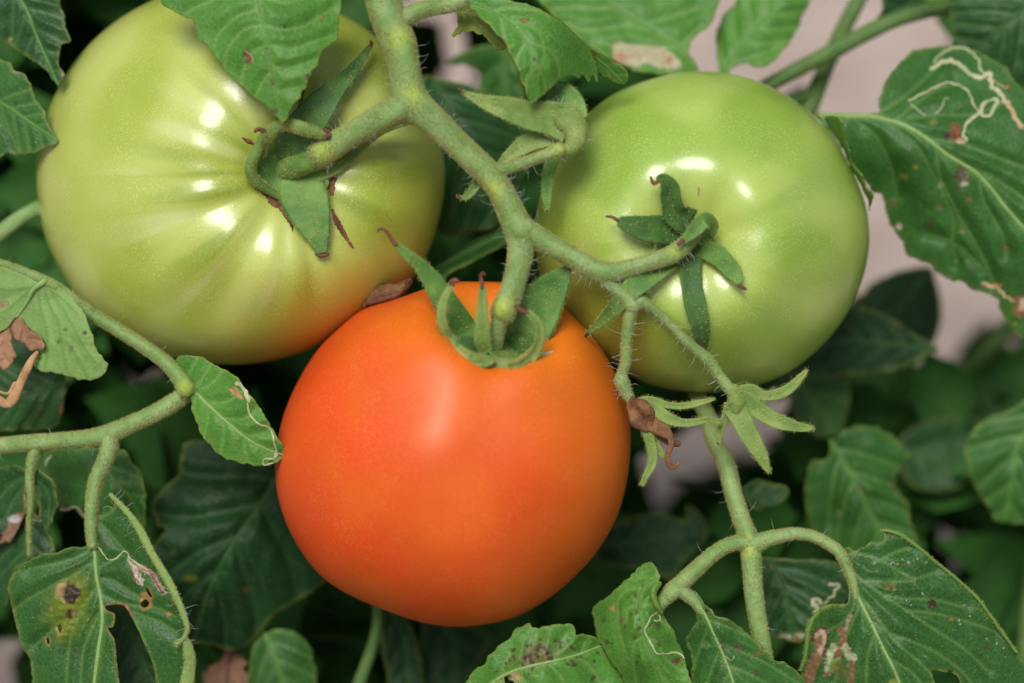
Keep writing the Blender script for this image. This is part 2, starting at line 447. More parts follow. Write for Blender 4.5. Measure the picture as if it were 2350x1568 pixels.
def fuzz_on(geo, H, H2, dens=1.0, long_dens=1.0, Ls=(2, 5.5), Ll=(14, 40)):
    c, R, t, a, b, q = geo
    seg = np.linalg.norm(np.diff(c, axis=0), axis=1); L = seg.sum(); Rm = R.mean()
    for hh, n, lo, hi, wd in ((H, int(dens*L*Rm*6.28/(U*U)*.12), Ls[0], Ls[1], .5), (H2, int(long_dens*L/U*.28), Ll[0], Ll[1], .33)):
        if hh is None or n <= 0: continue
        cs = np.r_[0, np.cumsum(seg)]; tt = RNG.uniform(0, L, n); i = np.clip(np.searchsorted(cs, tt)-1, 0, len(c)-2); f = ((tt-cs[i])/np.maximum(seg[i], 1e-9))[:, None]
        g = RNG.uniform(0, 2*math.pi, n); o = a[i]*np.cos(g)[:, None]+b[i]*np.sin(g)[:, None]
        p = c[i]*(1-f)+c[i+1]*f+o*(R[i]*.97)[:, None]
        d = o+RNG.normal(size=(n, 3))*.28; d /= np.linalg.norm(d, axis=1)[:, None]
        hh.add(p, d, RNG.uniform(lo, hi, n)*U, np.full(n, wd*U), .12 if hi < 12 else .4)

RS = 1.0
def tube(name, pts, mat, parent, sides=14, fuzz=0.0, longs=0.0, H=None, H2=None, knuckle=(), brown=(), label=None, flat=1.0, bumpy=.03, step=6, caps=True):
    pts = [(a_, b_, c_, r_*RS) for a_, b_, c_, r_ in pts]
    V, F, geo = tube_geo(pts, sides, step, caps, flat, bumpy, len(bpy.data.objects))
    at = {}
    kn = np.zeros(len(V)); br = np.zeros(len(V))
    for (x, y, r) in knuckle:
        for z in (np.array([p[2] for p in pts]).mean(),):
            p = np.array([min(pts, key=lambda q: math.hypot(q[0]-x, q[1]-y))[2]]).mean()
            d = np.linalg.norm(V-W(x, y, p+np.mean([q[3] for q in pts])*.7), axis=1)/U; kn = np.maximum(kn, np.exp(-(d/r)**2))
    at['knuckle'] = kn; at['brown'] = br
    o = mesh(name, V, F, mat, parent, label, None, at, closed=True)
    if fuzz or longs: fuzz_on(geo, H, H2, fuzz, longs)
    return o
M_MID = stem_mat((116, 150, 84), (134, 164, 98), 'vein_skin', .1)
M_MID_DEEP = stem_mat((40, 78, 32), (54, 92, 42), 'vein_skin', .05)
M_MID_DARK = stem_mat((74, 120, 52), (92, 136, 68), 'vein_skin', .05)

def sepal(parent, pts, mat, tip=None, cup=.35, thick=5, zf=None, roll=0.0, label=None, name='sepal', H=None, tipmat=None, wave=0, clamp=None):
    """pts: (x, y, z, half width). A pointed, cupped green blade with real thickness; tip: brown dried end (x,y,z,r)."""
    if zf: pts = [(p[0], p[1], zf(p[0], p[1])+p[2], p[3]) for p in pts]; tip = tip and [(p[0], p[1], zf(p[0], p[1])+p[2], p[3]) for p in tip]
    if clamp:
        pts = [(p[0], p[1], max(p[2], clamp.surf(p[0], p[1])+6), p[3]) for p in pts]
    q = spline(pts, 5); c = W(q[:, 0], q[:, 1], q[:, 2]); k = U*(D0-q[:, 2]*U)/D0; hw = np.maximum(q[:, 3], .8)*k
    t = np.gradient(c, axis=0); t /= np.linalg.norm(t, axis=1)[:, None]+1e-12
    side = np.cross(t, -FWD); side /= np.linalg.norm(side, axis=1)[:, None]+1e-12; nor = np.cross(side, t)
    nor *= np.sign((nor@(-FWD)))[:, None]
    if roll:
        cr, sr = math.cos(roll), math.sin(roll); side, nor = side*cr+nor*sr, nor*cr-side*sr
    m = 13; uu = np.linspace(-1, 1, m); n = len(c)
    th = np.minimum(thick*k, hw*.8)
    sg = len(bpy.data.objects)
    def sheet(sgn):
        prof = (uu**2)[None]*cup*hw[:, None] + sgn*.5*th[:, None]*np.sqrt(np.clip(1-uu**2, 0, 1))[None]
        prof = prof - (.8*np.exp(-(uu/.16)**2)*k[0]*sgn)[None]*1.0 + wave*k[0]*np.sin(np.arange(n)*.33+sg)[:, None]*(np.abs(uu)**2)[None]*np.sign(uu)[None]
        return c[:, None]+side[:, None]*(hw[:, None]*uu[None])[..., None]+nor[:, None]*prof[..., None]
    A_, B_ = sheet(1), sheet(-1)
    V = np.vstack([A_.reshape(-1, 3), B_[:, 1:-1].reshape(-1, 3)]); F = []
    bi = lambda i, j: i*m+j if j in (0, m-1) else n*m+i*(m-2)+j-1
    for i in range(n-1):
        for j in range(m-1):
            F.append((i*m+j, (i+1)*m+j, (i+1)*m+j+1, i*m+j+1)); F.append((bi(i, j), bi(i, j+1), bi(i+1, j+1), bi(i+1, j)))
    for i in (0, n-1):
        for j in range(m-1):
            F.append(tuple(dict.fromkeys((i*m+j, i*m+j+1, bi(i, j+1), bi(i, j)))))
    F = [f for f in F if len(set(f)) > 2]
    br = np.zeros(len(V)); kn = np.zeros(len(V))
    o = mesh(name, V, F, mat, parent, label, None, dict(brown=br, knuckle=kn), closed=True)
    if tip: tube('sepal_tip', tip, tipmat or M_BROWN, o, sides=8, step=3, bumpy=.12)
    if H is not None:
        e = np.vstack([A_[:, 0], A_[:, -1], A_[:, m//2]]); od = np.vstack([-side, side, nor]); n3 = len(e); pick = RNG.integers(0, n3, n3*3)
        d = od[pick]+RNG.normal(size=(len(pick), 3))*.4; d /= np.linalg.norm(d, axis=1)[:, None]
        H.add(e[pick]+RNG.normal(size=(len(pick), 3))*1.5*U, d, RNG.uniform(2, 5, len(pick))*U, np.full(len(pick), .5*U), .1)
    return o

# ------------------------------------------------------------------ tomato builder
class Tomato:
    def __init__(s, sil, ctr, zc, Rz, cal, dip, dipw, dipp, grooves, N=110, rough=5, bulge=0, fine=0):
        sil = np.asarray(sil, float); s.ctr = ctr; s.zc = zc; s.Rz = Rz
        dx, dy = sil[:, 0]-ctr[0], -(sil[:, 1]-ctr[1]); ph = np.arctan2(dy, dx); r = np.hypot(dx, dy); o = np.argsort(ph); ph, r = ph[o], r[o]
        gr = np.linspace(-math.pi, math.pi, 361)[:-1]
        R = np.interp(gr, np.r_[ph-2*math.pi, ph, ph+2*math.pi], np.r_[r, r, r])
        F = np.fft.rfft(R); F[26:] = 0; F[16:26] *= np.linspace(1, .2, 10); R = np.fft.irfft(F, 360)
        Rm = R.mean()
        # cube-sphere
        vs = []; fs = []; t = np.tan(np.linspace(-math.pi/4, math.pi/4, N+1)); a, b = np.meshgrid(t, t); one = np.ones_like(a)
        for fi, (X, Y, Z) in enumerate(((a, b, one), (-a, b, -one), (one, b, -a), (-one, b, a), (a, one, -b), (a, -one, b))):
            v = np.stack([X, Y, Z], -1).reshape(-1, 3); vs.append(v/np.linalg.norm(v, axis=1)[:, None])
            i, j = np.meshgrid(np.arange(N), np.arange(N)); q = (j*(N+1)+i).ravel(); fs.append(np.stack([q, q+1, q+N+2, q+N+1], -1)+fi*(N+1)**2)
        n = np.vstack(vs); f = np.vstack(fs)
        key = np.round(n*1e5).astype(np.int64); _, first, inv = np.unique(key, axis=0, return_index=True, return_inverse=True); inv = inv.ravel()
        n = n[first]; f = inv[f]
        phi = np.arctan2(n[:, 1], n[:, 0]); sn = np.hypot(n[:, 0], n[:, 1])
        Rv = np.interp(phi, np.r_[gr, math.pi], np.r_[R, R[0]]); Re = Rm+(Rv-Rm)*sn**3
        # calyx direction
        cx, cy = (cal[0]-ctr[0])/Rm, -(cal[1]-ctr[1])/Rm; nc = np.array([cx, cy, math.sqrt(max(.02, 1-cx*cx-cy*cy))])
        th = np.arccos(np.clip(n@nc, -1, 1))
        ex = np.array([1., 0, 0])-nc*nc[0]; ex /= np.linalg.norm(ex); ey = np.cross(nc, ex)
        al = np.degrees(np.arctan2(n@ey, n@ex))
        s.th, s.al, s.n = th, al, n
        g = np.zeros(len(n)); fall = sstep(.08, .42, th)*np.exp(-(th/1.05)**2)
        for (a0, dep, sig) in grooves:
            da = (al-a0+180) % 360-180; g -= dep*np.exp(-(da/(sig*1.25))**2)*.62
        g += fine*wav(al*4, th*14, 62, 77)*np.exp(-((th-.55)/.33)**2)
        s.g = g
        x = ctr[0]+n[:, 0]*Re; y = ctr[1]-n[:, 1]*Re; z = zc+n[:, 2]*Rz
        disp = -dip*np.exp(-(th/dipw)**dipp) + bulge*np.exp(-((th-dipw*1.9)/(dipw*.9))**2)
        low = rough*(wav(n[:, 0]*400+n[:, 2]*130, n[:, 1]*400-n[:, 2]*210, 330, int(ctr[0])))*np.clip(n[:, 2]+.15, 0, 1)
        rad = g*fall+low
        x = x+nc[0]*disp+n[:, 0]*rad; y = y-nc[1]*disp-n[:, 1]*rad; z = z+nc[2]*disp+n[:, 2]*rad
        s.x, s.y, s.zz, s.f, s.nc = x, y, z, f, nc
        s.front = n[:, 2] > -.1
    def surf(s, x, y):
        fx, fy, fz = s.x[s.front], s.y[s.front], s.zz[s.front]
        d = (fx-x)**2+(fy-y)**2; k = np.argpartition(d, 10)[:10]; k = k[fz[k] > fz[k].max()-25]; wt = 1/(d[k]+4); return float((fz[k]*wt).sum()/wt.sum())
    def build(s, mat, parent, tint):
        t = np.ones((len(s.x), 4)); t[:, :3] = tint
        s.ob = mesh('fruit_body', W(s.x, s.y, s.zz), s.f, mat, parent, attrs=dict(tint=t), closed=True)
    def patch(s, name, parent, pl, mat, lift=1.0, wd=None):
        """a thin raised scab that follows the skin, along a line with half width"""
        q = spline(pl, 4); m = q[:, :2]; n = len(m); t = np.gradient(m, axis=0); t /= np.hypot(*t.T)[:, None]+1e-9; nn = np.c_[-t[:, 1], t[:, 0]]
        ww = q[:, 2]*(1+.3*wav(m[:, 0], m[:, 1], 16, 5)); V = []; Lz = []
        for k, e in ((-1, -1.5), (-.5, 1), (0, 1.3), (.5, 1), (1, -1.5)):
            V.append(m+nn*(ww*k)[:, None]); Lz += [e*lift]*n
        V = np.vstack(V); zz = np.array([s.surf(a, b) for a, b in V])+np.array(Lz)
        f = [(j*n+i, (j+1)*n+i, (j+1)*n+i+1, j*n+i+1) for j in range(4) for i in range(n-1)]
        return mesh(name, W(V[:, 0], V[:, 1], zz), f, mat, parent)

def lerp(a, b, t): return np.asarray(a)*(1-t[:, None])+np.asarray(b)*t[:, None]
# ------------------------------------------------------------------ ground
gm = NT('soil_and_mulch')
c = gm.mix(gm.ramp(gm.noise(11, 5, .6), .3, .7), srgb(166, 148, 138), srgb(208, 190, 178))
c = gm.mix(gm.math('MULTIPLY', gm.ramp(gm.noise(60, 4, .7), .45, .7), .5), c, srgb(128, 108, 100))
gm.l(c, gm.p.inputs['Base Color']); gm.p.inputs['Roughness'].default_value = .9
gm.l(gm.bump(gm.noise(40, 5, .7), .8, .02), gm.p.inputs['Normal'])
n = 60; gx, gy = np.meshgrid(np.linspace(-4, 4, n), np.linspace(-2.5, 6, n)); gz = .012*wav(gx, gy, .7, 3)
f = [(j*n+i, j*n+i+1, (j+1)*n+i+1, (j+1)*n+i) for j in range(n-1) for i in range(n-1)]
mesh('ground', np.stack([gx, gy, gz], -1).reshape(-1, 3), f, gm.m, None, None, 'structure')

# ------------------------------------------------------------------ tomatoes
tl = thing('tomato', 'large ribbed pale green tomato with an orange flush low on its side', 'tomato', (640, 420, 150), 'tomatoes on the truss')
TL = Tomato(P('W 340,5 250,60 180,130 130,210 100,280 82,380 88,460 108,560 150,640 190,700 250,760 330,800 420,825 500,835 600,832 680,815 760,780 830,735 900,690 950,640 985,580 1007,510 1021,430 1018,350 1000,285 975,225 940,165 890,105 840,65 790,35 730,10 600,-38 450,-35'),
    (555, 405), -60, 335, (672, 402), 95, .27, 1.5,
    [(154, 10, 6), (170, 18, 6), (184, 15, 6), (206, 24, 8), (243, 22, 10), (290, 16, 10), (322, 18, 10), (25, 26, 10), (92, 34, 10), (122, 14, 10)], rough=6, bulge=10, fine=2.6)
al, th, n = TL.al, TL.th, TL.n
base = lerp(srgb(160, 174, 66), srgb(184, 194, 102), sstep(-.6, .9, wav(TL.x, TL.y, 260, 11)))
strk = sstep(.1, 1.1, wav(al*3.2, th*40, 60, 21))*np.exp(-((th-.5)/.35)**2)
base = lerp(base, srgb(122, 146, 40), strk*.6)
pale = sstep(.2, 1.2, -wav(al*3.2, th*40, 60, 21))*np.exp(-((th-.62)/.36)**2)*(np.abs(al) > 95)
base = lerp(base, srgb(202, 208, 146), pale*.6)
base = lerp(base, srgb(176, 182, 92), sstep(.9, 1.5, th)*.3)
orr = sstep(.45, 1.0, (TL.x-560)/440*.75+(TL.y-420)/420*.72+.10*wav(TL.x, TL.y, 170, 5))
base = lerp(base, srgb(178, 176, 70), orr*.5)
fl = np.exp(-((TL.x-790)/190)**2-((TL.y-790)/120)**2)
base = lerp(base, srgb(198, 160, 52), fl*.4)
TL.build(tomato_mat('green'), tl, base)
H = Hairs()
z = TL.surf
M_CR = M_CORK
for pl in ('J 175,262,2 230,295,6 310,340,9 400,420,11 380,480,10', 'J 315,760,7 400,820,12 500,900,17 570,980,12 620,1060,6 700,1190,5 705,1240,2',
           'J 1150,680,9 1110,760,11 1120,870,6', 'J 1120,1010,4 1160,1120,9 1230,1250,9 1310,1380,6 1345,1420,2', 'W 697,195,2 692,222,6 684,255,5 676,272,2'):
    TL.patch('scar', tl, P(pl), M_CORK, 1.6)
o_ = P('J 330,560 385,380 450,250 600,215 760,215 900,260 940,400 1010,560 1075,690 1055,780 800,850 560,870 420,790 310,690')
Leaf('calyx_disc', tl, o_, P('J 700,560 520,520 400,600'), [(a, c_, z(a, c_)+18) for a, c_ in o_]+[(670, 378, z(670, 378)+10), (640, 400, z(640, 400)+12)], M_SEPAL, 2, amp=3, step=4, midr=(0, 0))
sepal(tl, P('J 720,640,12,40 790,780,18,54 845,920,22,55 905,1090,24,46 955,1240,20,33 990,1370,16,21 1015,1475,14,12'), M_SEPAL, P('J 955,1490,16,3 1010,1500,17,4.5 1080,1485,16,2.5'), .16, 7, z, H=H, wave=1.2)
tube('rolled_sepal', [(a, c_, z(a, c_)+d_, r_) for a, c_, d_, r_ in P('J 570,880,14,7 440,800,20,10 330,720,26,12 262,620,32,13 280,510,38,12 330,400,44,11 375,300,50,10 415,230,56,8')], M_SEPAL, tl, 12, fuzz=.8, H=H)
tube('sepal_tip', [(a, c_, z(a, c_)+d_, r_) for a, c_, d_, r_ in P('J 420,235,56,6 405,195,58,5.5 365,175,60,5 330,180,60,4.5 312,200,58,3.5')], M_BROWN, tl, 8, step=3, bumpy=.12)
tube('rolled_sepal', [(a, c_, z(a, c_)+d_, r_) for a, c_, d_, r_ in P('J 400,440,30,7 420,330,42,9 460,220,56,12 540,150,66,13 650,125,72,15 760,150,76,16 880,190,80,14 980,220,84,10 1040,240,86,8')], M_SEPAL_PALE, tl, 12, flat=.6, fuzz=.8, H=H)
tube('sepal_tip', [(a, c_, z(a, c_)+d_, r_) for a, c_, d_, r_ in P('J 1035,245,86,6.5 1070,250,88,6.5 1085,225,88,6 1060,190,88,5 1030,178,86,3.5')], M_BROWN, tl, 8, step=3, bumpy=.12)
sepal(tl, P('W 650,370,14,40 690,310,26,44 728,255,34,38 765,210,40,25 798,176,50,17 830,134,64,10 848,108,72,6'), M_SEPAL_DEEP, P('W 848,110,72,5 853,99,74,4.5 850,95,74,3'), .3, 6, z, H=H)
sepal(tl, P('W 690,400,10,30 760,372,14,32 820,334,24,20 868,303,42,12 912,287,62,8 946,281,76,5'), M_SEPAL_PALE, P('W 944,281,76,5 955,280,78,5 962,284,78,3'), .35, 6, z, H=H)
H.build('sepal_fuzz', M_FUZZ, tl)

tr = thing('tomato', 'smooth light green tomato with its star calyx facing the viewer beside the mined leaf', 'tomato', (1600, 540, 200), 'tomatoes on the truss')
TR = Tomato(P('W 1229,495 1226,560 1240,640 1272,705 1320,770 1400,832 1480,880 1560,896 1640,901 1720,889 1800,860 1870,810 1925,750 1965,680 1990,600 1995,520 1981,450 1950,380 1910,310 1850,250 1780,205 1700,175 1600,163 1500,180 1410,215 1340,270 1290,330 1252,410'),
    (1610, 530), -40, 330, (1590, 555), 84, .27, 1.6,
    [(100, 13, 13), (54, 14, 12), (14, 13, 12), (-38, 11, 13), (-78, 15, 11), (-120, 12, 13), (150, 11, 14), (190, 9, 14)], rough=4, bulge=18)
al, th = TR.al, TR.th
base = lerp(srgb(142, 174, 68), srgb(166, 190, 92), sstep(-.7, .8, wav(TR.x, TR.y, 280, 12)))
base = lerp(base, srgb(132, 166, 66), sstep(.0, 1.1, wav(al*3, th*60, 90, 31))*np.exp(-((th-.55)/.4)**2)*.5)
base = lerp(base, srgb(196, 196, 100), np.exp(-(th/.3)**2)*.6)
base = lerp(base, srgb(160, 170, 60), sstep(.1, .9, -(TR.x-1610)/380*.6+(TR.y-530)/370*.6)*.45)
TR.build(tomato_mat('green'), tr, base)
H = Hairs(); z = TR.surf
sepal(tr, P('K 800,470,12,32 690,410,20,30 655,300,30,24 640,200,40,23 590,135,48,15 545,140,52,8'), M_SEPAL_DEEP, P('K 550,150,52,4.5 515,165,54,4.5 497,118,56,3'), .3, 6, z, H=H)
sepal(tr, P('K 760,560,12,34 600,530,18,34 450,520,26,30 330,490,36,22 240,460,46,11'), M_SEPAL_DEEP, P('K 235,455,46,5 190,430,50,4 148,425,52,2.5'), .3, 6, z, H=H)
sepal(tr, P('K 860,640,8,30 960,690,14,27 1060,770,20,23 1150,870,26,19 1200,950,32,9'), M_SEPAL, P('K 1190,965,30,5 1215,985,30,4 1242,995,30,2.5'), .35, 6, z, H=H)
sepal(tr, P('K 800,660,8,34 800,800,10,28 815,950,12,24 840,1100,12,25 880,1270,10,22 905,1400,8,14 915,1470,8,5'), M_SEPAL_DEEP, None, .3, 6, z, H=H)
sepal(tr, P('K 600,760,12,34 500,860,20,30 380,960,34,27 250,1100,62,20 120,1240,96,12 0,1345,130,5'), M_SEPAL, P('K 5,1342,130,3.5 -15,1362,132,3'), .35, 6, z, H=H)
sepal(tr, P('K 930,560,26,18 960,500,52,19 920,450,74,18 860,510,86,17 800,570,92,13 745,615,96,8'), M_SEPAL, P('K 745,615,96,5.5 715,640,98,5'), .4, 6, z, H=H)
sepal(tr, P('K 700,520,6,26 790,580,7,44 880,640,6,32'), M_SEPAL_DEEP, None, .25, 8, z, name='calyx_disc')
TR.patch('scratch', tr, P('K 872,190,1.5 872,225,3 868,270,1.5'), M_TAN, .6)
H.build('sepal_fuzz', M_FUZZ, tr)

to = thing('tomato', 'ripening orange red tomato hanging lowest in the middle of the truss', 'tomato', (1140, 800, 260), 'tomatoes on the truss')
TO = Tomato(P('W 1100,653 1045,655 953,674 885,692 834,706 780,748 736,790 690,860 655,940 637,1015 633,1090 645,1165 671,1232 700,1280 736,1323 806,1368 870,1395 926,1416 985,1432 1045,1439 1110,1433 1169,1421 1225,1396 1277,1361 1320,1322 1359,1280 1392,1230 1418,1177 1436,1115 1446,1050 1447,985 1440,930 1420,870 1390,810 1340,750 1290,712 1230,675 1170,656'),
    (1042, 1045), 60, 400, (1138, 726), 128, .25, 1.8,
    [(-92, 34, 15), (-150, 10, 18), (-35, 16, 15), (20, 10, 16), (160, 10, 16), (90, 12, 20)], rough=6, bulge=18)
al, th = TO.al, TO.th
base = lerp(srgb(214, 80, 4), srgb(220, 92, 8), sstep(-.9, 1.0, wav(TO.x, TO.y, 300, 13)))
base = lerp(base, srgb(220, 112, 8), sstep(.1, .9, (TO.x-1100)/340+.12*wav(TO.x, TO.y, 200, 14)-(TO.y-1000)/900)*.7)
base = lerp(base, srgb(224, 68, 8), sstep(.15, .85, (1000-TO.x)/360+.2*wav(TO.x, TO.y, 180, 24))*.6)
base = lerp(base, srgb(226, 108, 14), sstep(.4, 1.2, wav(al*2.2, th*50, 70, 32))*np.exp(-((th-.5)/.35)**2)*.18)
base = lerp(base, srgb(224, 122, 18), np.exp(-(th/.62)**3)*.6)
base = lerp(base, srgb(206, 168, 30), np.exp(-(th/.25)**3)*.85)
TO.build(tomato_mat('red'), to, base)
TO.patch('scratch', to, P('E 1290,890,3 1370,868,6 1455,848,1.5'), M_TRAIL, .8)
H = Hairs()
sepal(to, P('E 960,900,250,34 870,760,262,36 770,590,280,31 665,420,300,25 560,280,316,17 460,190,330,11 385,122,340,6'), M_SEPAL, P('E 390,130,340,5.5 365,92,342,5 325,42,346,4 290,25,348,3.5 268,42,350,2.5'), .25, 6, H=H, clamp=TO, wave=1)
sepal(to, P('E 1110,930,238,46 1170,820,236,60 1250,700,240,64 1340,560,248,58 1430,440,256,42 1505,350,260,24 1555,288,262,8'), M_SEPAL, P('E 1555,290,262,5 1590,262,264,5 1625,245,266,5.5 1680,210,268,3.5'), .2, 6, H=H, clamp=TO, wave=1)
rim_ = P('W 1036,778,0,9 1050,800,0,11 1075,822,0,13 1108,835,0,15 1150,841,0,14 1185,841,0,13 1212,826,0,11 1230,800,0,8')
tube('calyx_collar', [(a, c_, TO.surf(a, c_)-r_*.55, r_*1.25) for a, c_, _, r_ in rim_], M_SEPAL_PALE, to, 12, fuzz=.8, H=H)
sepal(to, P('W 1045,798,0,30 1090,812,0,42 1140,818,0,44 1190,810,0,42 1228,800,0,26'), M_SEPAL_DEEP, None, .1, 10, name='calyx_disc', clamp=TO)
sepal(to, P('W 1080,822,292,13 1058,806,318,14 1036,780,330,13 1021,752,344,12 1015,720,352,11.5 1020,688,358,10 1037,656,366,7.5'), M_SEPAL_PALE, P('E 775,405,366,5 760,385,368,5 790,370,370,5.5 812,378,370,3'), .5, 11, roll=.45, H=H, clamp=TO)
sepal(to, P('W 1165,842,296,15 1190,838,318,16 1216,820,332,15 1233,790,344,13 1237,758,352,12 1226,732,358,10 1208,717,362,7'), M_SEPAL_PALE, P('E 1270,590,362,6 1225,568,364,5.5 1195,545,366,3.5'), .5, 11, roll=-.45, H=H, clamp=TO)
sepal(to, P('W 1106,842,300,31 1107,818,326,26 1107,780,346,20 1107,735,360,15.5 1107,690,370,10.5 1107,657,378,7.5'), M_SEPAL_PALE, P('E 970,418,378,6 966,380,380,4.5 962,340,384,4 975,322,386,3.5 988,335,388,2.5'), .45, 10, H=H, clamp=TO)
H.build('sepal_fuzz', M_FUZZ, to)

RS = .88
# ------------------------------------------------------------------ fruit truss (stem, stalks, dead flowers)
tt = thing('fruit_truss', 'hairy forked green truss stem that the three tomatoes hang from', 'stem', (905, 70, 300))
H = Hairs(); H2 = Hairs()
K = dict(H=H, H2=H2, fuzz=1.4, longs=.8)
tube('main_stem', P('W 868,-60,300,44 880,0,300,46 898,60,300,46 916,100,300,45 925,140,300,41 934,190,300,41 946,232,298,44 985,270,296,38 1040,322,292,34 1092,372,290,34 1132,412,290,34 1154,448,290,33 1176,495,290,36 1195,535,290,40'), M_STEM, tt, 20, knuckle=[(915, 90, 26), (948, 218, 22), (1131, 437, 20)], **K)
tube('side_branch', P('B 330,160,300,26 420,140,302,26 520,85,304,24 620,55,300,21 720,40,296,20 830,15,292,19'), M_STEM, tt, 14, **K)
tube('fruit_stalk', P('W 945,238,298,40 900,258,292,36 850,285,282,33 800,313,272,32 765,335,262,34 738,352,254,33'), M_STEM, tt, 18, knuckle=[(742, 345, 24)], **K)
tube('fruit_stalk', P('J 1050,460,244,30 930,495,232,28')+[(a, c_, TL.surf(a, c_)+d_, r_) for a, c_, d_, r_ in P('J 800,545,34,28 710,572,18,31 630,595,-6,38 570,615,-34,46')], M_SEPAL, tt, 14, H=H, H2=None, fuzz=.8)
tube('fruit_stalk', P('W 1196,530,290,40 1196,570,294,34 1190,610,300,31 1180,650,308,29 1168,685,314,31 1157,712,318,33'), M_STEM, tt, 18, knuckle=[(1150, 708, 24)], **K)
tube('fruit_stalk', P('E 1100,600,316,22 1070,720,300,20 1045,860,272,20'), M_STEM, tt, 12, H=H, H2=None, fuzz=.8)
tube('fruit_stalk', P('W 1196,528,290,36 1235,548,290,30 1280,572,290,27 1330,600,292,27 1372,622,294,28 1410,624,294,24 1450,614,290,21 1495,601,286,21 1530,590,282,22 1560,572,278,22 1585,550,268,17 1600,535,250,15'), M_STEM, tt, 16, knuckle=[(1550, 580, 14)], **K)
tube('side_branch', P('W 1365,618,292,22 1395,648,288,18 1430,678,284,19 1452,702,282,22'), M_STEM, tt, 14, H=H, H2=H2, fuzz=.9, longs=.8)
tube('side_branch', P('K 395,1080,282,18 340,1180,276,17 320,1300,268,15 305,1420,258,14 300,1560,248,13.5 L 240,230,232,14 225,320,225,19 270,430,215,16 310,520,210,12'), M_STEM, tt, 14, H=H, H2=H2, fuzz=.8, longs=.5)
tube('side_branch', P('K 410,1080,282,16 500,1140,272,13 620,1240,258,12 740,1370,240,12.5 F 150,840,225,12.5 230,910,215,15 300,1010,205,13 380,1110,200,15 425,1160,198,19'), M_STEM, tt, 14, H=H, H2=H2, fuzz=.8, longs=.5)
tube('side_branch', P('B 1050,1160,290,26 1100,1140,292,18 1200,1110,298,15 1320,1070,304,14 1420,1030,308,14 1485,1005,310,17'), M_STEM, tt, 14, knuckle=[(1284, 343, 14)], **K)
# flower that set no fruit: cup and green sepals behind the leaf tip
cup = tube('flower_cup', P('B 1490,1020,300,14 1560,1000,290,18 1600,940,282,27 1590,860,272,34 1530,800,262,38 1460,770,256,30'), M_SEPAL_PALE, tt, 16, H=H, H2=H2, fuzz=.9, longs=1.2)
sepal(cup, P('B 1560,850,270,44 1440,800,276,40 1300,780,284,34 1150,735,292,28 1000,690,300,18 880,640,306,8 835,615,310,4'), M_SEPAL_PALE, P('B 840,620,310,4.5 818,598,312,4'), .3, 6, H=H)
sepal(cup, P('B 1600,820,258,30 1560,720,250,36 1500,650,240,34 1440,590,230,20'), M_SEPAL, None, .3, 6, H=H)
sepal(cup, P('B 1480,880,262,34 1340,930,258,26 1230,990,252,20 1120,1070,246,10 1090,1100,244,4'), M_SEPAL_PALE, None, .3, 6, H=H)
sepal(cup, P('B 1480,1000,250,12 1420,1150,235,14 1405,1280,225,13 1410,1420,220,5'), M_SEPAL, None, .3, 5, H=H)
sepal(tt, P('B 1000,1180,262,10 930,1250,266,11 870,1320,268,8 825,1328,270,4'), M_SEPAL, P('B 830,1330,270,3.5 805,1325,272,4 803,1310,274,3'), .4, 5, name='bract', H=H)
# green star calyx
star = tube('flower_cup', P('L 1390,420,200,17 1420,490,200,22 1430,560,202,25 1420,610,202,18'), M_SEPAL_PALE, tt, 16, H=H, H2=H2, fuzz=.8, longs=.8)
for s_ in ('L 1450,470,200,20 1580,440,196,19 1700,480,190,12 1850,465,182,13 1980,400,176,12 2100,280,170,8 2165,205,168,3',
           'L 1460,540,202,22 1600,600,204,21 1760,700,204,18 1900,760,202,17 2050,800,200,12 2160,815,198,9 2235,815,198,4',
           'L 1400,600,204,26 1470,720,210,24 1540,860,214,22 1620,1000,216,19 1690,1120,216,15 1740,1230,214,8 1775,1285,212,4',
           'L 1360,560,198,14 1310,700,190,10 1260,850,184,8 1230,980,180,3'):
    q = P(s_); sepal(star, q, M_SEPAL_PALE, [(q[-1][0]-1, q[-1][1]-1, q[-1][2], 3.0), (q[-1][0]+3, q[-1][1]+2, q[-1][2], 2)], .3, 6, H=H)
# dried flower
dead = tube('dead_flower', P('L 310,500,210,12 345,560,212,20 410,640,216,27 460,720,216,25 500,790,214,15'), M_PETAL, tt, 16, bumpy=.4)
tube('dry_petal', P('L 500,740,218,18 600,790,222,17 690,860,224,14 740,930,226,9 735,1010,228,7 705,1090,230,5.5 700,1160,230,5 740,1225,230,6 800,1210,232,5 830,1160,234,3'), M_PETAL, dead, 14, bumpy=.4, flat=.22)
tube('dry_petal', P('L 560,830,206,10 680,940,200,9 760,980,198,10 810,985,198,9'), M_BROWN, dead, 8, bumpy=.2, flat=.6)
for s_ in ('L 390,560,212,11 480,530,214,11 600,545,212,9 720,580,208,8 880,585,204,8 1050,550,198,7 1200,510,192,3',
           'L 480,570,216,13 600,640,220,14 720,720,222,14 850,760,222,10 1000,755,218,9 1130,730,214,7 1270,755,210,6',
           'L 480,800,212,13 520,950,208,12 550,1080,204,11 540,1200,200,10 480,1310,196,8 430,1420,192,5',
           'L 530,840,204,9 580,960,200,8 630,1070,198,8 680,1130,196,4'):
    sepal(dead, P(s_), M_SEPAL_PALE, None, .4, 7, H=H)
H.build('stem_fuzz', M_FUZZ, tt); H2.build('stem_hair', M_HAIR, tt)

RS = 1.0
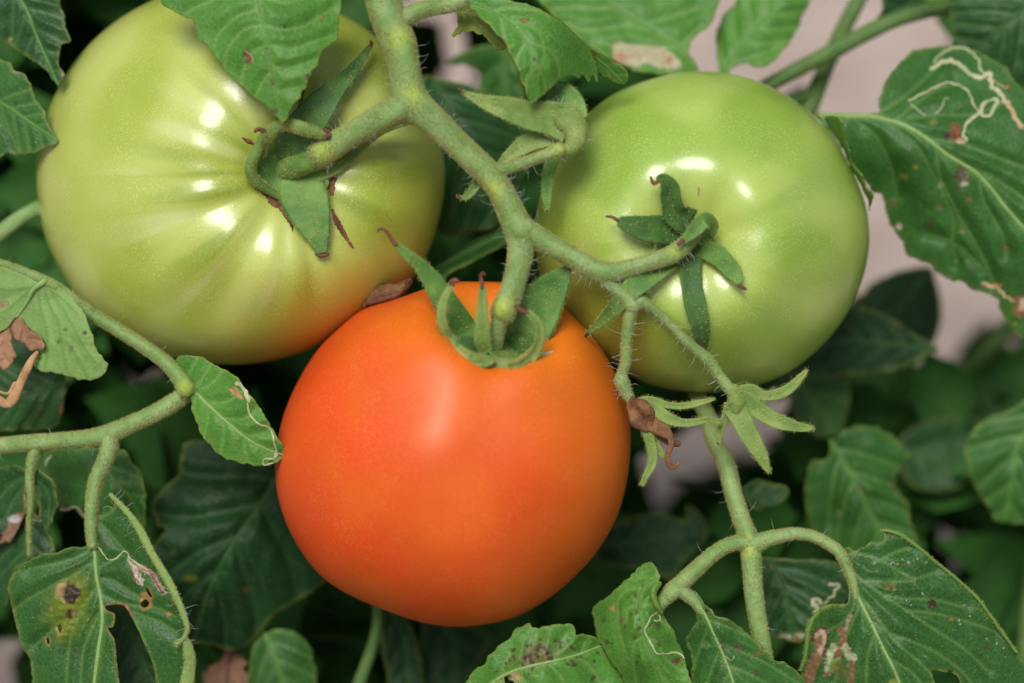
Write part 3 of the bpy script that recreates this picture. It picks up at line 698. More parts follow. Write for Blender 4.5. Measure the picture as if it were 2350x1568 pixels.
# shrivelled petal between the tomatoes
dp = thing('dried_petal', 'shrivelled brown dried petal caught between green and orange tomatoes', 'dried petal', (900, 680, 90))
tube('petal_body', P('E 185,540,70,7 240,490,84,13 320,455,96,15 400,445,100,16 450,405,98,13 485,375,90,7'), M_PETAL, dp, 12, bumpy=.3, flat=.55)
tube('petal_fold', P('E 200,530,80,5 300,500,98,7 400,470,104,7 470,410,100,5'), M_BROWN, dp, 8, bumpy=.25)

# ------------------------------------------------------------------ leaves in focus
BR = (100, 76, 36); DK = (56, 44, 20); PALE = (190, 194, 160); TANC = (186, 150, 116); YEL = (150, 156, 52); PUR = (90, 84, 56)
def spot(x, y, rx, ry, c=BR, soft=.3): return ('spot', x, y, rx, ry, c, soft)
def S(k, x, y, rx, ry=None, c=BR, soft=.3):
    a = P(f'{k} {x},{y}')[0]; return ('spot', a[0], a[1], rx, ry or rx, c, soft)

t = thing('tomato_leaf', 'corner leaf with a bitten edge above the large green tomato', 'leaf', (60, -20, 90))
Leaf('leaf_blade', t, P('A -60,-60 200,-80 395,-60 405,10 425,100 445,170 455,220 465,280 425,298 402,335 388,395 395,440 432,495 415,545 390,582 370,550 340,510 280,450 200,400 110,340 30,280 -60,230'), P('A 40,-120 170,50 250,250 330,430 392,575'),
     [(0, 0, 40), (150, -20, 50), (135, 190, 68), (20, 100, 25), (110, 60, 62)], L_DARK(), 5, fold=.12, amp=9, step=4.5, dmg=[S('A', 428, 500, 6, 5, TANC), S('A', 70, 262, 5, 5, YEL)], midmat=M_MID_DARK, midr=(5, 2))
t = thing('tomato_leaf', 'leaf touching the left flank of the large green tomato', 'leaf', (-20, 240, 80))
Leaf('leaf_blade', t, P('A -60,385 0,400 60,420 110,475 170,505 200,570 230,650 280,720 310,780 330,850 360,900 395,950 370,975 290,1000 220,1030 120,1040 40,1035 -60,1030'), P('A -60,660 60,720 200,820 390,950'),
     [(0, 240, 30), (130, 330, 84), (0, 140, 20), (20, 350, 40), (70, 220, 62)], L_MID(), 5, fold=.1, amp=7, step=4.5, dmg=[S('A', 390, 950, 5, 4, DK), S('A', 130, 482, 12, 3, TANC)], midmat=M_MID_DARK, midr=(4.5, 2))

t = thing('tomato_leaf', 'broad bright leaf hanging point down over the large green tomato', 'leaf', (590, -60, 320))
top = Leaf('leaf_blade', t, P('A 1060,-200 1080,-60 1090,20 1130,55 1180,80 1240,115 1300,150 1320,210 1340,270 1400,320 1440,370 1490,440 1530,500 1580,550 1640,600 1700,650 1770,700 1830,760 1880,810 1900,835 1930,790 1960,720 2020,640 2060,570 2090,490 2130,430 2180,330 2260,260 2275,180 2280,100 2300,0 2310,-200'),
     P('A 1690,-220 1740,60 1790,260 1840,560 1898,828'), [(590, -60, 330), (650, 285, 330), (380, 0, 290), (780, 40, 310), (560, 180, 335), (700, 150, 355), (620, 60, 360)], L_FRESH(),
     [P(q) for q in ('A 1745,60 1600,110 1470,230 1440,330', 'A 1770,170 1640,200 1530,330 1510,440', 'A 1800,300 1700,350 1640,460 1620,560', 'A 1830,480 1770,540 1720,640', 'A 1770,170 1900,200 2050,170 2230,60', 'A 1800,300 1950,330 2080,290 2230,240', 'A 1830,450 1940,460 2040,430 2120,400', 'A 1860,620 1940,600 2010,590', 'A 1710,-60 1500,-20 1300,60 1250,100', 'A 1720,-40 1900,20 2120,-40')],
     fold=.06, amp=6, step=4.2, solid=2.5, midr=(3, 1.2), midmat=M_MID_DARK,
     dmg=[('poly', P('A 1632,330 1668,345 1700,385 1690,415 1655,435 1645,390'), (120, 86, 60), 2.5), S('A', 1830, 555, 4, 9, (118, 84, 60)), S('A', 1880, 443, 5, 3, (140, 110, 70)), S('A', 2070, 522, 8, 7, (110, 84, 70)), S('A', 1840, 752, 9, 6, (110, 84, 70)), S('A', 2165, 125, 5, 4, (150, 110, 60)), S('A', 1912, 180, 4, 3, DK), S('A', 1790, 325, 3, 3, BR)])
top.trail(P('A 1640,340 1695,380 1690,420'), 3, M_TRAIL_TAN, 'dead_edge')

t = thing('tomato_leaf', 'folded leaf with a notched rim hanging beside the truss stem', 'leaf', (1060, 5, 300))
l4 = Leaf('leaf_blade', t, P('B 830,10 900,60 960,120 1010,160 1060,220 1120,270 1140,330 1180,400 1220,480 1250,580 1290,680 1297,710 1340,680 1380,640 1450,580 1520,520 1560,510 1600,520 1630,530 1635,505 1660,510 1690,558 1705,525 1722,515 1745,552 1755,500 1740,430 1710,350 1640,270 1560,190 1480,130 1400,80 1280,30 1100,-10 950,-50 830,-30'),
     P('B 840,0 1050,80 1230,230 1310,420 1298,700'), [(1060, 0, 290), (1218, 235, 330), (1370, 180, 200), (1260, 30, 300), (1290, 110, 300), (1180, 120, 345), (1240, 150, 355), (1340, 110, 235)], L_FRESH(),
     [P(q) for q in ('B 1050,80 1160,60 1300,70 1380,80', 'B 1150,150 1280,170 1360,230 1385,330 1380,400 1330,560', 'B 1230,230 1320,300 1420,330 1480,430 1490,520', 'B 1310,420 1360,470 1400,600', 'B 1100,110 1110,190 1130,270', 'B 1260,290 1220,360 1200,420', 'B 1305,480 1270,520 1262,570')],
     amp=8, step=4.2, midr=(3, 1.2), midmat=M_MID_DARK, dmg=[S('B', 1322, 402, 5, 5, (90, 70, 40)), S('B', 1265, 140, 12, 4, (140, 110, 60)), S('B', 1300, 85, 9, 3, (120, 110, 60)), S('B', 1020, 155, 5, 4, YEL), S('B', 1245, 550, 3, 8, (160, 140, 60)), S('B', 1155, 310, 4, 5, YEL), S('B', 1325, 462, 5, 3, (150, 150, 80))])
Leaf('leaf_lobe', t, P('B 1700,330 1740,340 1800,370 1880,430 1945,490 1945,540 1920,575 1870,560 1800,530 1755,490 1700,440'), P('B 1690,360 1800,440 1925,565'), [(1350, 120, 205), (1435, 190, 180), (1400, 180, 175), (1420, 160, 200)], L_FRESH(), 3, amp=4, step=4.2, midr=(3, 1.2), midmat=M_MID_DARK)
t = thing('tomato_leaf', 'small yellowed shoot leaf with frayed edge under the folded leaf', 'leaf', (1070, 20, 230))
Leaf('leaf_blade', t, P('B 800,90 880,50 960,90 1060,200 1130,280 1125,325 1060,315 990,240 930,222 870,205 815,235 782,250 768,225 800,200 815,160'), P('B 850,70 930,150 1050,250 1110,310'), [(1050, 30, 240), (1160, 110, 230), (1040, 85, 250)], L_YEL(), 4, amp=8, step=4.2, wob=3.5, midr=(4, 1.5), midmat=M_MID)

# large mined leaf on the right
t = thing('tomato_leaf', 'large dark leaf with winding pale mines beside the smooth green tomato', 'leaf', (1890, 265, -40))
l9 = Leaf('leaf_blade', t, P('C 985,772 1100,765 1250,768 1370,750 1375,690 1400,600 1430,530 1500,440 1570,370 1650,330 1750,315 1850,308 1960,320 2060,350 2150,400 2230,450 2280,530 2350,600 2500,720 2600,1000 F 2600,500 2500,860 2420,850 2350,770 2280,720 2240,660 2200,590 2170,510 2100,460 2000,430 1930,380 1870,380 1800,340 1730,270 1700,250 1640,240 1560,190 1540,130 1510,80 1470,20 C 1440,1490 1420,1400 1390,1310 1330,1280 1300,1240 1240,1170 1180,1080 1100,950 1020,860'),
     P('C 985,778 1150,780 1350,790 1600,870 1850,1050 2050,1180 2250,1420 2450,1640'), [(1885, 268, -60), (2350, 560, -40), (2020, 120, -130), (2200, 120, -120), (2380, 200, -70), (2010, 430, -120), (2120, 640, -150), (2340, 740, -110), (2100, 330, -20)], L_MID(),
     [P(q) for q in ('C 1300,785 1480,700 1680,530 1800,380', 'C 1560,800 1750,775 2000,770 2200,700', 'C 1480,820 1700,640 1880,560', 'C 1700,930 1900,960 2150,1050 2350,1130', 'C 1950,1110 2150,1200 2350,1330', 'C 1200,790 1350,910 1450,1100 1500,1300', 'C 1450,820 1620,970 1740,1170 1850,1400 1880,1500', 'C 1750,980 1790,1200 1900,1420', 'C 2050,1190 2080,1350 2200,1568 F 2230,200', 'F 1690,60 1880,120 2080,300', 'F 1880,10 1870,120 1900,260', 'F 1900,-80 2050,170 2150,400')],
     fold=.10, amp=9, step=4.6, midr=(8, 4), midmat=M_MID,
     dmg=[('spot', *P('C 1930,1185')[0], 17, 26, PUR, .25), S('C', 1945, 1240, 10, 6, PALE), S('C', 1890, 890, 13, 20, (140, 84, 44)), S('C', 1835, 915, 9, 8, (80, 50, 40)), S('C', 1925, 945, 9, 8, (214, 190, 160)), S('C', 1535, 1185, 10, 8, (122, 130, 60), .6), S('C', 1620, 1120, 6, 6, (130, 140, 64), .6), S('C', 1980, 1340, 7, 8, (110, 112, 60), .6), S('C', 1720, 1505, 9, 9, PUR), S('C', 1510, 1520, 7, 8, (200, 180, 150)), S('C', 1475, 1365, 8, 8, (110, 90, 60), .6), S('C', 1780, 1395, 7, 7, (116, 124, 74), .7), S('C', 1740, 820, 8, 7, (132, 144, 66), .7), S('C', 1790, 1240, 6, 8, (130, 150, 110), .5),
          S('C', 2240, 585, 6, 8, (120, 80, 40)), S('F', 2130, 405, 20, 5, (190, 140, 90)), S('F', 2330, 540, 18, 26, (150, 104, 70)), S('F', 2345, 540, 10, 16, (214, 190, 160)), S('F', 1930, 40, 8, 6, (120, 130, 70), .6), S('F', 2230, 150, 6, 8, (110, 104, 60), .6), S('F', 2290, 665, 6, 5, (150, 140, 60))])
for s_, wd, m_ in (('C 1740,425 1790,370 1860,330 1930,320 1990,345 2040,400 2060,470 2110,500', 5, M_TRAIL), ('C 1715,460 1760,448 1820,415 1900,420 1960,470 2010,510 2070,520 2110,500 2130,570 2180,620 2220,680', 12, M_TRAIL), ('C 2210,660 2250,715 2290,790 2345,870', 13, M_TRAIL_TAN),
                   ('C 1570,680 1700,610 1780,575 1850,555 1930,580 1980,620 2010,700 2060,760', 5, M_TRAIL), ('C 2060,760 2080,700 2140,660 2172,685 2140,740 2110,780 2060,765 2000,790 1960,840 1945,900 1968,955', 9, M_TRAIL), ('C 1580,690 1640,740 1690,780', 3, M_TRAIL), ('C 1750,770 1800,720 1820,660 1850,670', 3, M_TRAIL),
                   ('F 2060,385 2110,405 2180,430 2230,480 2290,520', 9, M_TRAIL_TAN), ('C 2110,500 2160,550 2230,590 2235,570', 4, M_TRAIL_TAN)):
    l9.trail(P(s_), wd, m_)
Leaf('curled_lobe', t, P('C 1010,790 1060,775 1110,800 1150,900 1170,1000 1200,1100 1245,1165 1290,1260 1330,1310 1310,1420 1295,1330 1240,1220 1180,1110 1130,980 1080,890'), P('C 1050,785 1140,930 1230,1160 1310,1400'), [(1900, 270, 10), (1990, 480, -20), (1940, 350, 20)], L_FRESH(), 2, amp=3, step=4.2, midr=(0, 0))

# pale turned-over leaf lower left
t = thing('tomato_leaf', 'pale turned over leaf with a brown torn hole at the left edge', 'leaf', (90, 640, 150))
l10 = Leaf('leaf_blade', t, P('D -60,265 0,285 80,305 160,340 240,375 350,430 400,440 430,438 480,480 530,540 570,600 600,680 620,750 650,830 690,900 722,932 715,970 680,1020 620,1045 550,1045 470,1020 380,1000 300,990 240,960 225,930 250,880 290,855 300,800 240,740 170,680 110,620 60,680 0,720 -60,740'),
     P('D 300,380 230,430 180,520 115,615'), [(0, 615, 150), (85, 650, 175), (150, 670, 160), (240, 840, 175), (90, 840, 140), (0, 760, 120), (180, 760, 190), (40, 700, 135)], L_UNDER(),
     [P(q) for q in ('D 250,410 270,560 310,700 320,850 300,960', 'D 300,430 340,560 390,650 420,830 450,960', 'D 340,440 420,560 510,720 580,850 640,920', 'D 230,430 130,500 40,580 -40,600', 'D 290,400 420,500 520,600', 'D 400,760 480,830 540,930 590,1020', 'D 200,420 60,440 -40,420')],
     amp=5, und=-1, step=4.2, midr=(7, 3), midmat=M_MID, dmg=[S('D', 570, 725, 5, 4, PUR), S('D', 435, 705, 3.5, 3.5, (120, 110, 80)), S('D', 395, 785, 5, 4, (120, 110, 80)), S('D', 480, 832, 4.5, 4.5, (120, 110, 90)), S('D', 250, 885, 9, 8, (96, 130, 20)), S('D', 10, 535, 12, 9, (170, 140, 100))])
dead_ = Leaf('dead_patch', t, P('D 110,615 175,680 245,740 303,800 285,845 245,838 200,855 160,800 100,765 55,700'), P('D 110,640 180,740 240,830'), [(37, 735, 140), (100, 790, 182), (70, 800, 150)], L_DEAD(), 2, amp=6, step=4.2, midr=(0, 0), wob=2.5, seed=4)
Leaf('dead_patch', t, P('D -60,735 0,720 55,685 70,740 85,800 100,855 95,910 50,955 20,975 0,962 -60,980'), P('D 20,700 30,820 10,960'), [(0, 765, 120), (30, 750, 130), (0, 840, 115)], L_DEAD(), 2, amp=6, step=4.2, midr=(0, 0), wob=2.5, seed=5)
tube('dead_ribbon', P('D 245,860,165,5 215,900,164,7 185,960,160,9 150,1030,154,10 125,1095,150,11 95,1160,146,13 55,1205,140,10 5,1190,132,14 -50,1160,128,13'), M_TAN, t, 10, flat=.35, bumpy=.16)
tube('dead_ribbon', P('D 70,1215,142,4 105,1120,146,5 100,1060,144,6 60,1130,140,7 0,1120,134,6'), M_TAN, t, 8, flat=.5, bumpy=.2)

RS = .9
# compound leaf left: stalks + leaflets
t = thing('tomato_leaf', 'compound leaf with forked hairy stalk below the large green tomato', 'leaf', (250, 1000, 120))
H = Hairs(); H2 = Hairs(); K = dict(H=H, H2=H2, fuzz=1.2, longs=.1)
tube('leaf_stalk', P('D -60,250,100,13 100,300,104,13 300,380,108,14 420,450,110,15 550,555,112,16 700,650,114,16 850,740,116,16.5 1000,840,120,17 1120,930,124,18 1200,1020,128,20 1250,1100,130,22'), M_STEM, t, 16, knuckle=[(425, 890, 18)], **K)
tube('leaf_stalk', P('D 1280,1100,96,21 1220,1155,100,22 1120,1222,104,22 1000,1285,108,21 850,1352,112,22 730,1405,114,24 600,1432,112,21 400,1450,104,20 200,1464,98,20 0,1482,92,20 -80,1487,90,20'), M_STEM, t, 18, **K)
tube('leaf_stalk', P('D 730,1400,116,22 740,1470,118,23 722,1540,122,21 G 690,110,126,19 650,190,130,18 625,300,134,17 615,420,138,16 612,540,142,14 620,640,146,11'), M_STEM, t, 16, **K)
tube('leaf_stalk', P('D 245,1440,98,14 232,1520,96,16 G 215,80,92,13 200,200,88,10 205,330,84,7 195,520,78,6 198,700,72,4'), M_STEM, t, 12, **K)
l13 = Leaf('leaflet', t, P('D 1180,900 1220,878 1270,875 1340,885 1400,920 1470,955 1540,990 1600,1035 1640,1090 1700,1170 1750,1230 1790,1300 1830,1370 1870,1440 1910,1500 1942,1555 G 1900,68 1860,80 1800,112 1740,112 1650,98 1600,85 D 1500,1560 1430,1500 1350,1400 1310,1300 1285,1230 1282,1150 1288,1090 1230,1040 1195,980'),
     P('D 1270,1060 1300,1110 1460,1265 1640,1420 1780,1500 1938,1556'), [(437, 885, 130), (660, 1048, 175), (500, 830, 170), (575, 910, 215), (450, 970, 150), (520, 1060, 170), (560, 990, 190), (410, 825, 125)], L_FRESH(), 
     [P(q) for q in ('D 1300,1110 1400,1080 1480,1000 1500,970', 'D 1250,1040 1290,960 1330,890', 'D 1390,1200 1520,1190 1600,1140 1650,1100', 'D 1500,1300 1640,1300 1740,1230', 'D 1640,1420 1760,1400 1830,1370', 'D 1320,1140 1300,1230', 'D 1400,1210 1390,1330 1370,1420', 'D 1500,1300 1500,1420 1480,1530', 'D 1640,1420 1640,1490 1660,1570', 'D 1290,1090 1360,1030 1420,930')],
     fold=.14, amp=7, step=4.0, midr=(5.5, 2), dmg=[('poly', P('D 1540,1100 1575,1085 1615,1125 1635,1180 1600,1160 1560,1140'), (190, 150, 96), 2.5), S('D', 1410, 1430, 5, 8, (120, 130, 50), .5), S('G', 1825, 88, 6, 5, (90, 60, 40)), S('G', 1880, 30, 8, 12, (96, 110, 60), .5)])
for s_, wd, m_ in (('D 1575,1072 1610,1075 1640,1100 1650,1140 1680,1190', 12, M_TRAIL), ('D 1660,1190 1665,1240 1700,1300 1750,1345 1800,1355 1830,1400 1845,1470 1850,1510 1850,1560 G 1860,25 1835,60', 5, M_TRAIL), ('G 1835,60 1770,62 1775,100 1840,90', 4, M_TRAIL)): l13.trail(P(s_), wd, m_)

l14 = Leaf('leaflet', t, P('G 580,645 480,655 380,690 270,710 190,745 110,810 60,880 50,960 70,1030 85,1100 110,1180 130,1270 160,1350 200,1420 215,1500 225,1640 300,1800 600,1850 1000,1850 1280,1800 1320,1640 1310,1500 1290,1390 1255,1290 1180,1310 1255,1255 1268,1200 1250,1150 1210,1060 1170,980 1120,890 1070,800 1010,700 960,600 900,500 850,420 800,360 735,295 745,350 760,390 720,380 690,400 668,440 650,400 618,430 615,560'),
     P('G 618,560 640,700 650,850 680,1000 690,1150 670,1300 650,1450 630,1640 620,1840'), [(210, 1225, 145), (20, 1350, 120), (100, 1275, 150), (60, 1510, 110), (220, 1590, 160), (250, 1140, 165), (340, 1240, 215), (400, 1390, 225), (440, 1480, 230), (300, 1350, 175), (440, 1640, 180), (150, 1400, 150), (440, 1560, 200)], L_SHADE(),
     [P(q) for q in ('G 645,930 540,1090 470,1300 440,1640', 'G 625,660 520,720 380,760 200,800', 'G 640,740 500,840 380,900 200,1000 90,1080', 'G 690,970 780,1020 900,1048 1040,1060 1180,1120', 'G 640,470 720,540 840,680 960,800 1080,900', 'G 660,470 740,420 780,380', 'G 680,1080 620,1200 560,1350 540,1568', 'G 650,860 760,880 880,960 960,1000', 'G 870,1080 950,1110 1080,1160 1190,1230', 'G 645,800 760,740 860,690', 'G 560,1100 400,1180 250,1300')],
     fold=.05, amp=9, step=4.0, midr=(8, 6), midmat=M_MID, holes=[P('G 706,1052 760,1042 830,1048 880,1120 930,1220 965,1300 1010,1400 1040,1500 1045,1640 1030,1760 840,1760 812,1640 795,1500 782,1400 770,1280 722,1203 755,1193 772,1140 768,1097 722,1082'), P('G 945,1030 975,1005 1000,1030 985,1058 955,1055'), P('G 392,1180 408,1175 416,1205 402,1232 390,1210'), P('G 312,1268 325,1268 330,1300 318,1305'), P('G 975,935 990,935 1020,985 1000,990')],
     dmg=[S('G', 470, 1000, 42, 50, (116, 136, 34), .7), S('G', 440, 1180, 26, 36, (112, 130, 34), .8), S('G', 335, 1120, 18, 18, (96, 124, 36), .8), ('spot', *P('G 455,965')[0], 25, 24, (176, 150, 92), .2), ('spot', *P('G 474,965')[0], 19.5, 21, (56, 42, 20), .25), S('G', 472, 1103, 10, 10, (58, 38, 28)), S('G', 492, 1095, 5, 8, (150, 120, 70)), S('G', 400, 1205, 8, 13, (170, 150, 90), .4), S('G', 320, 1285, 7, 11, (150, 130, 80), .4),
          S('G', 972, 1035, 15, 13, (176, 130, 70), .3), ('line', P('G 700,1050 760,1040 835,1045 880,1110'), 4, (150, 108, 76), .4), ('line', P('G 700,1055 725,1085 772,1097 776,1140'), 3.5, (150, 108, 76), .4), ('line', P('G 720,1205 772,1280 786,1400 800,1520'), 3, (150, 120, 70), .4), ('poly', P('G 858,725 900,760 950,780 958,800 942,830 968,880 960,917 918,898 892,860 878,800'), (196, 186, 156), 1.5), ('line', P('G 880,790 900,860 930,890'), 2.2, (110, 62, 48), .5), ('line', P('G 890,760 940,790 930,850'), 2.2, (130, 84, 70), .5),
          ('line', P('G 950,785 1010,825 1050,880 1095,960'), 7, (178, 156, 128), .3), ('line', P('G 1020,840 1060,915 1095,968'), 2.5, (96, 54, 40), .5), S('G', 1135, 1102, 6, 5, (190, 140, 70)), S('G', 720, 635, 5, 7, (96, 80, 56)), S('G', 512, 785, 3, 3, DK), S('G', 486, 762, 4, 4, DK), S('G', 345, 1070, 3, 5, (160, 130, 60)), S('G', 505, 1355, 6, 5, (80, 84, 60), .5), S('G', 680, 860, 3, 6, DK), S('G', 990, 985, 12, 14, (170, 130, 80), .4)])
l14.trail(P('G 648,610 665,660 690,690 720,735 760,738 800,715 830,685 868,700'), 3.2); l14.trail(P('G 862,705 880,740 940,775 1000,815'), 5)
tube('rolled_edge', P('G 740,300,170,4 790,350,182,6 880,450,200,8 950,560,210,10 1010,680,220,10 1080,800,228,10 1140,900,232,10 1190,1000,236,9 1230,1100,238,8 1258,1200,238,6 1235,1265,236,5 1185,1308,232,5'), L_UNDER(), t, 12, flat=.45, bumpy=.08, H=H, H2=H2, fuzz=.5, longs=.3)
tube('rolled_edge', P('G 1245,1268,232,6 1262,1330,228,13 1275,1420,220,15 1265,1500,212,16 1250,1600,204,17 1240,1760,190,16'), L_UNDER(), t, 12, flat=.35, bumpy=.08, H=H, H2=H2, fuzz=.5, longs=.3)
l15 = Leaf('leaflet', t, P('G -60,130 0,110 100,100 175,140 205,170 235,120 300,160 350,210 380,280 388,360 370,430 340,500 320,542 280,500 250,470 265,400 250,330 240,260 215,226 180,240 168,280 175,360 170,420 160,440 140,500 90,590 60,628 0,630 -60,640'), P('G 205,165 200,190 190,215'), [(0, 1085, 40), (100, 1090, 95), (130, 1150, 80), (20, 1240, 30), (110, 1210, 60)], L_DARK(),
     [P(q) for q in ('G 210,180 280,230 330,330 320,500', 'G 190,190 110,210 20,300 -50,400', 'G 180,230 100,330 40,450')], amp=7, step=4.5, midr=(0, 0), dmg=[('line', P('G 245,470 262,400 248,330 238,255 214,222 180,240 168,280 174,360 170,425'), 3, (170, 130, 96), .4), ('poly', P('G 60,450 165,425 150,500 90,580 40,628 -20,632 -60,600 0,570 50,520'), (150, 112, 90), 4), S('G', 100, 465, 14, 9, (200, 200, 190)), S('G', 0, 575, 6, 10, DK)])
Leaf('leaflet', t, P('G 150,430 200,380 260,450 320,540 360,620 372,690 280,715 200,735 110,820 65,940 55,1040 0,1050 -60,1060 -60,640 40,600'), P('G 200,350 198,540 195,720'), [(70, 1180, 20), (120, 1260, 30), (0, 1380, -40), (20, 1270, 0), (70, 1280, 40)], L_DARK(), 3, amp=6, step=6, midr=(5, 3), midmat=M_MID_DARK)
l16 = Leaf('leaflet', t, P('G 300,20 450,-10 640,-20 820,-5 880,70 930,130 960,200 978,300 975,420 958,560 900,530 840,450 760,420 660,470 600,500 560,470 480,385 390,385 372,260 330,180'), P('G 690,60 760,200 880,330 960,520'), [(110, 1040, -70), (300, 1060, -20), (330, 1180, -40), (220, 1200, -60), (280, 1130, 0)], L_MID(), 4, amp=8, step=5, midr=(3, 1.5), midmat=M_MID_DARK, dmg=[('line', P('G 390,395 500,390 560,450'), 5, (150, 140, 110), .5)])
l16.trail(P('G 310,120 320,70 345,30'), 5); l16.trail(P('G 392,400 440,405 505,392 560,445 585,470'), 6)
H.build('stalk_fuzz', M_FUZZ, t); H2.build('stalk_hair', M_HAIR, t)

# compound leaf lower right
t = thing('tomato_leaf', 'compound leaf with upright stalk and spotted leaflets right of the orange tomato', 'leaf', (1715, 1235, 130))
H = Hairs(); H2 = Hairs(); K = dict(H=H, H2=H2, fuzz=1.1, longs=.1)
tube('leaf_stalk', P('F 110,1000,-140,18 160,1150,-70,19 230,1300,-10,20 270,1450,20,21 I 350,100,50,22 400,300,76,22 450,460,98,22 495,580,116,23 515,680,126,25 522,780,132,24 535,950,138,23 560,1130,142,22 590,1300,146,21 620,1480,148,21 650,1700,150,21'), M_STEM, t, 18, knuckle=[(1715, 1255, 20)], **K)
tube('leaf_stalk', P('I 530,650,126,24 600,610,134,20 700,582,142,17 800,565,150,15 880,570,158,14 960,592,164,14 1040,635,168,14 1110,690,172,14 1160,780,174,13 1200,890,176,12 1225,990,178,10'), M_STEM, t, 14, **K)
tube('leaf_stalk', P('I 500,640,124,24 440,622,130,19 370,640,140,18 290,680,150,18 200,755,162,19 120,830,172,20 40,905,180,21 -10,950,186,22 -60,1000,190,17 -110,1060,196,13'), M_STEM, t, 14, **K)
tube('leaf_stalk', P('I 20,930,184,20 80,970,186,16 130,1010,188,14 180,1070,190,12 215,1120,192,9'), M_STEM, t, 12, **K)
l20 = Leaf('leaflet', t, P('H 2082,760 2120,772 2150,810 2165,850 2150,905 2130,950 2150,1000 2175,1060 2210,1150 2260,1220 2290,1300 2330,1400 2350,1480 2400,1640 2420,1800 1990,1800 1940,1640 1920,1550 1880,1490 1830,1420 1790,1350 1750,1280 1725,1210 1720,1150 1708,1090 1730,1040 1780,1010 1840,960 1900,910 1960,850 2020,790'),
     P('H 2150,870 2060,930 2030,1050 2060,1250 2130,1440 2200,1640 2240,1780'), [(1475, 1295, 150), (1500, 1320, 195), (1365, 1410, 110), (1560, 1500, 175), (1450, 1568, 130), (1480, 1420, 245), (1420, 1430, 195), (1420, 1370, 180), (1540, 1568, 200), (1530, 1420, 205), (1480, 1520, 230)], L_FRESH(),
     [P(q) for q in ('H 2060,930 1960,940 1890,1000 1880,1100 1890,1220 1950,1400', 'H 2030,1050 1950,1070 1940,1160', 'H 2060,1250 2000,1290 1980,1400 2010,1568', 'H 2040,1060 2100,1040 2140,1080 2180,1160', 'H 2070,1260 2150,1300 2200,1400 2290,1480', 'H 2130,1440 2180,1520 2260,1600', 'H 2130,870 2060,860 1990,880')],
     amp=10, step=4.0, midr=(5, 2), midmat=M_MID_DARK, dmg=[S('H', x, y, r, r, c) for x, y, r, c in ((1788, 1145, 4, PUR), (1806, 1290, 5, PUR), (1848, 1065, 7, (170, 130, 84)), (1928, 1190, 3.5, PUR), (1908, 1142, 5, (130, 100, 80)), (1972, 1103, 3.5, PUR), (2005, 1090, 4, PUR), (2025, 1060, 4.5, PUR), (2026, 1140, 3.5, DK), (2026, 1200, 4.5, PUR), (2000, 975, 4, PUR), (2045, 912, 3.5, PUR), (2072, 905, 3.5, PUR), (2160, 1305, 5.5, PUR), (2278, 1420, 8, (120, 70, 60)), (1995, 1265, 3.5, PUR), (2020, 1390, 3, PUR), (2158, 1190, 5, (90, 90, 60)), (2120, 1015, 8, (130, 150, 60)), (2175, 1060, 4, DK), (2008, 1430, 3, PUR), (1840, 1300, 3, PUR), (2100, 1180, 4, PUR))])
l20.trail(P('H 2165,1095 2145,1095 2100,1130 2080,1180 2058,1208 2080,1260 2110,1310 2145,1365 2200,1370 2250,1358 2285,1362 2330,1405'), 4.5); l20.trail(P('H 2165,1100 2172,1130 2150,1145 2125,1142 2135,1155 2175,1150'), 5)
tube('curled_edge', P('H 2160,900,216,7 2130,930,222,10 2120,980,226,9 2145,1050,226,8 2175,1090,222,5'), L_FRESH(), t, 10, bumpy=.1)
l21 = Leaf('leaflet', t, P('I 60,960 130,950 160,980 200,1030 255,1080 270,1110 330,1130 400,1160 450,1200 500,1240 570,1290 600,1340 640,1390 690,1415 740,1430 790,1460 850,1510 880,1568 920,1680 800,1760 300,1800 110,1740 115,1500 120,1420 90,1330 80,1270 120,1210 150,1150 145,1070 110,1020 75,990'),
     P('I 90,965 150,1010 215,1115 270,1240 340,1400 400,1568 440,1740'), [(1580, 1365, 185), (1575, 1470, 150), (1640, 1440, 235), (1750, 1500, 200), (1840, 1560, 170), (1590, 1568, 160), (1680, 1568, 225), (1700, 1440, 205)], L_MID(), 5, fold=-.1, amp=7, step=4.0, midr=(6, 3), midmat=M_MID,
     dmg=[S('I', x, y, r, r*.8, c) for x, y, r, c in ((215, 1085, 5, DK), (430, 1330, 10, PUR), (335, 1340, 8, (100, 84, 70)), (310, 1295, 5, PUR), (550, 1500, 6, PUR), (365, 1480, 4, PUR), (610, 1335, 6, PUR), (320, 1455, 4, PUR), (120, 1495, 5, BR), (565, 1370, 8, (120, 110, 60)), (275, 1230, 3, DK), (505, 1400, 3, PUR), (245, 1208, 3, DK), (210, 1310, 12, (100, 140, 70)))])
l21.trail(P('I 340,1385 365,1400 385,1412 402,1395 398,1380'), 2.2, M_TRAIL_TAN)
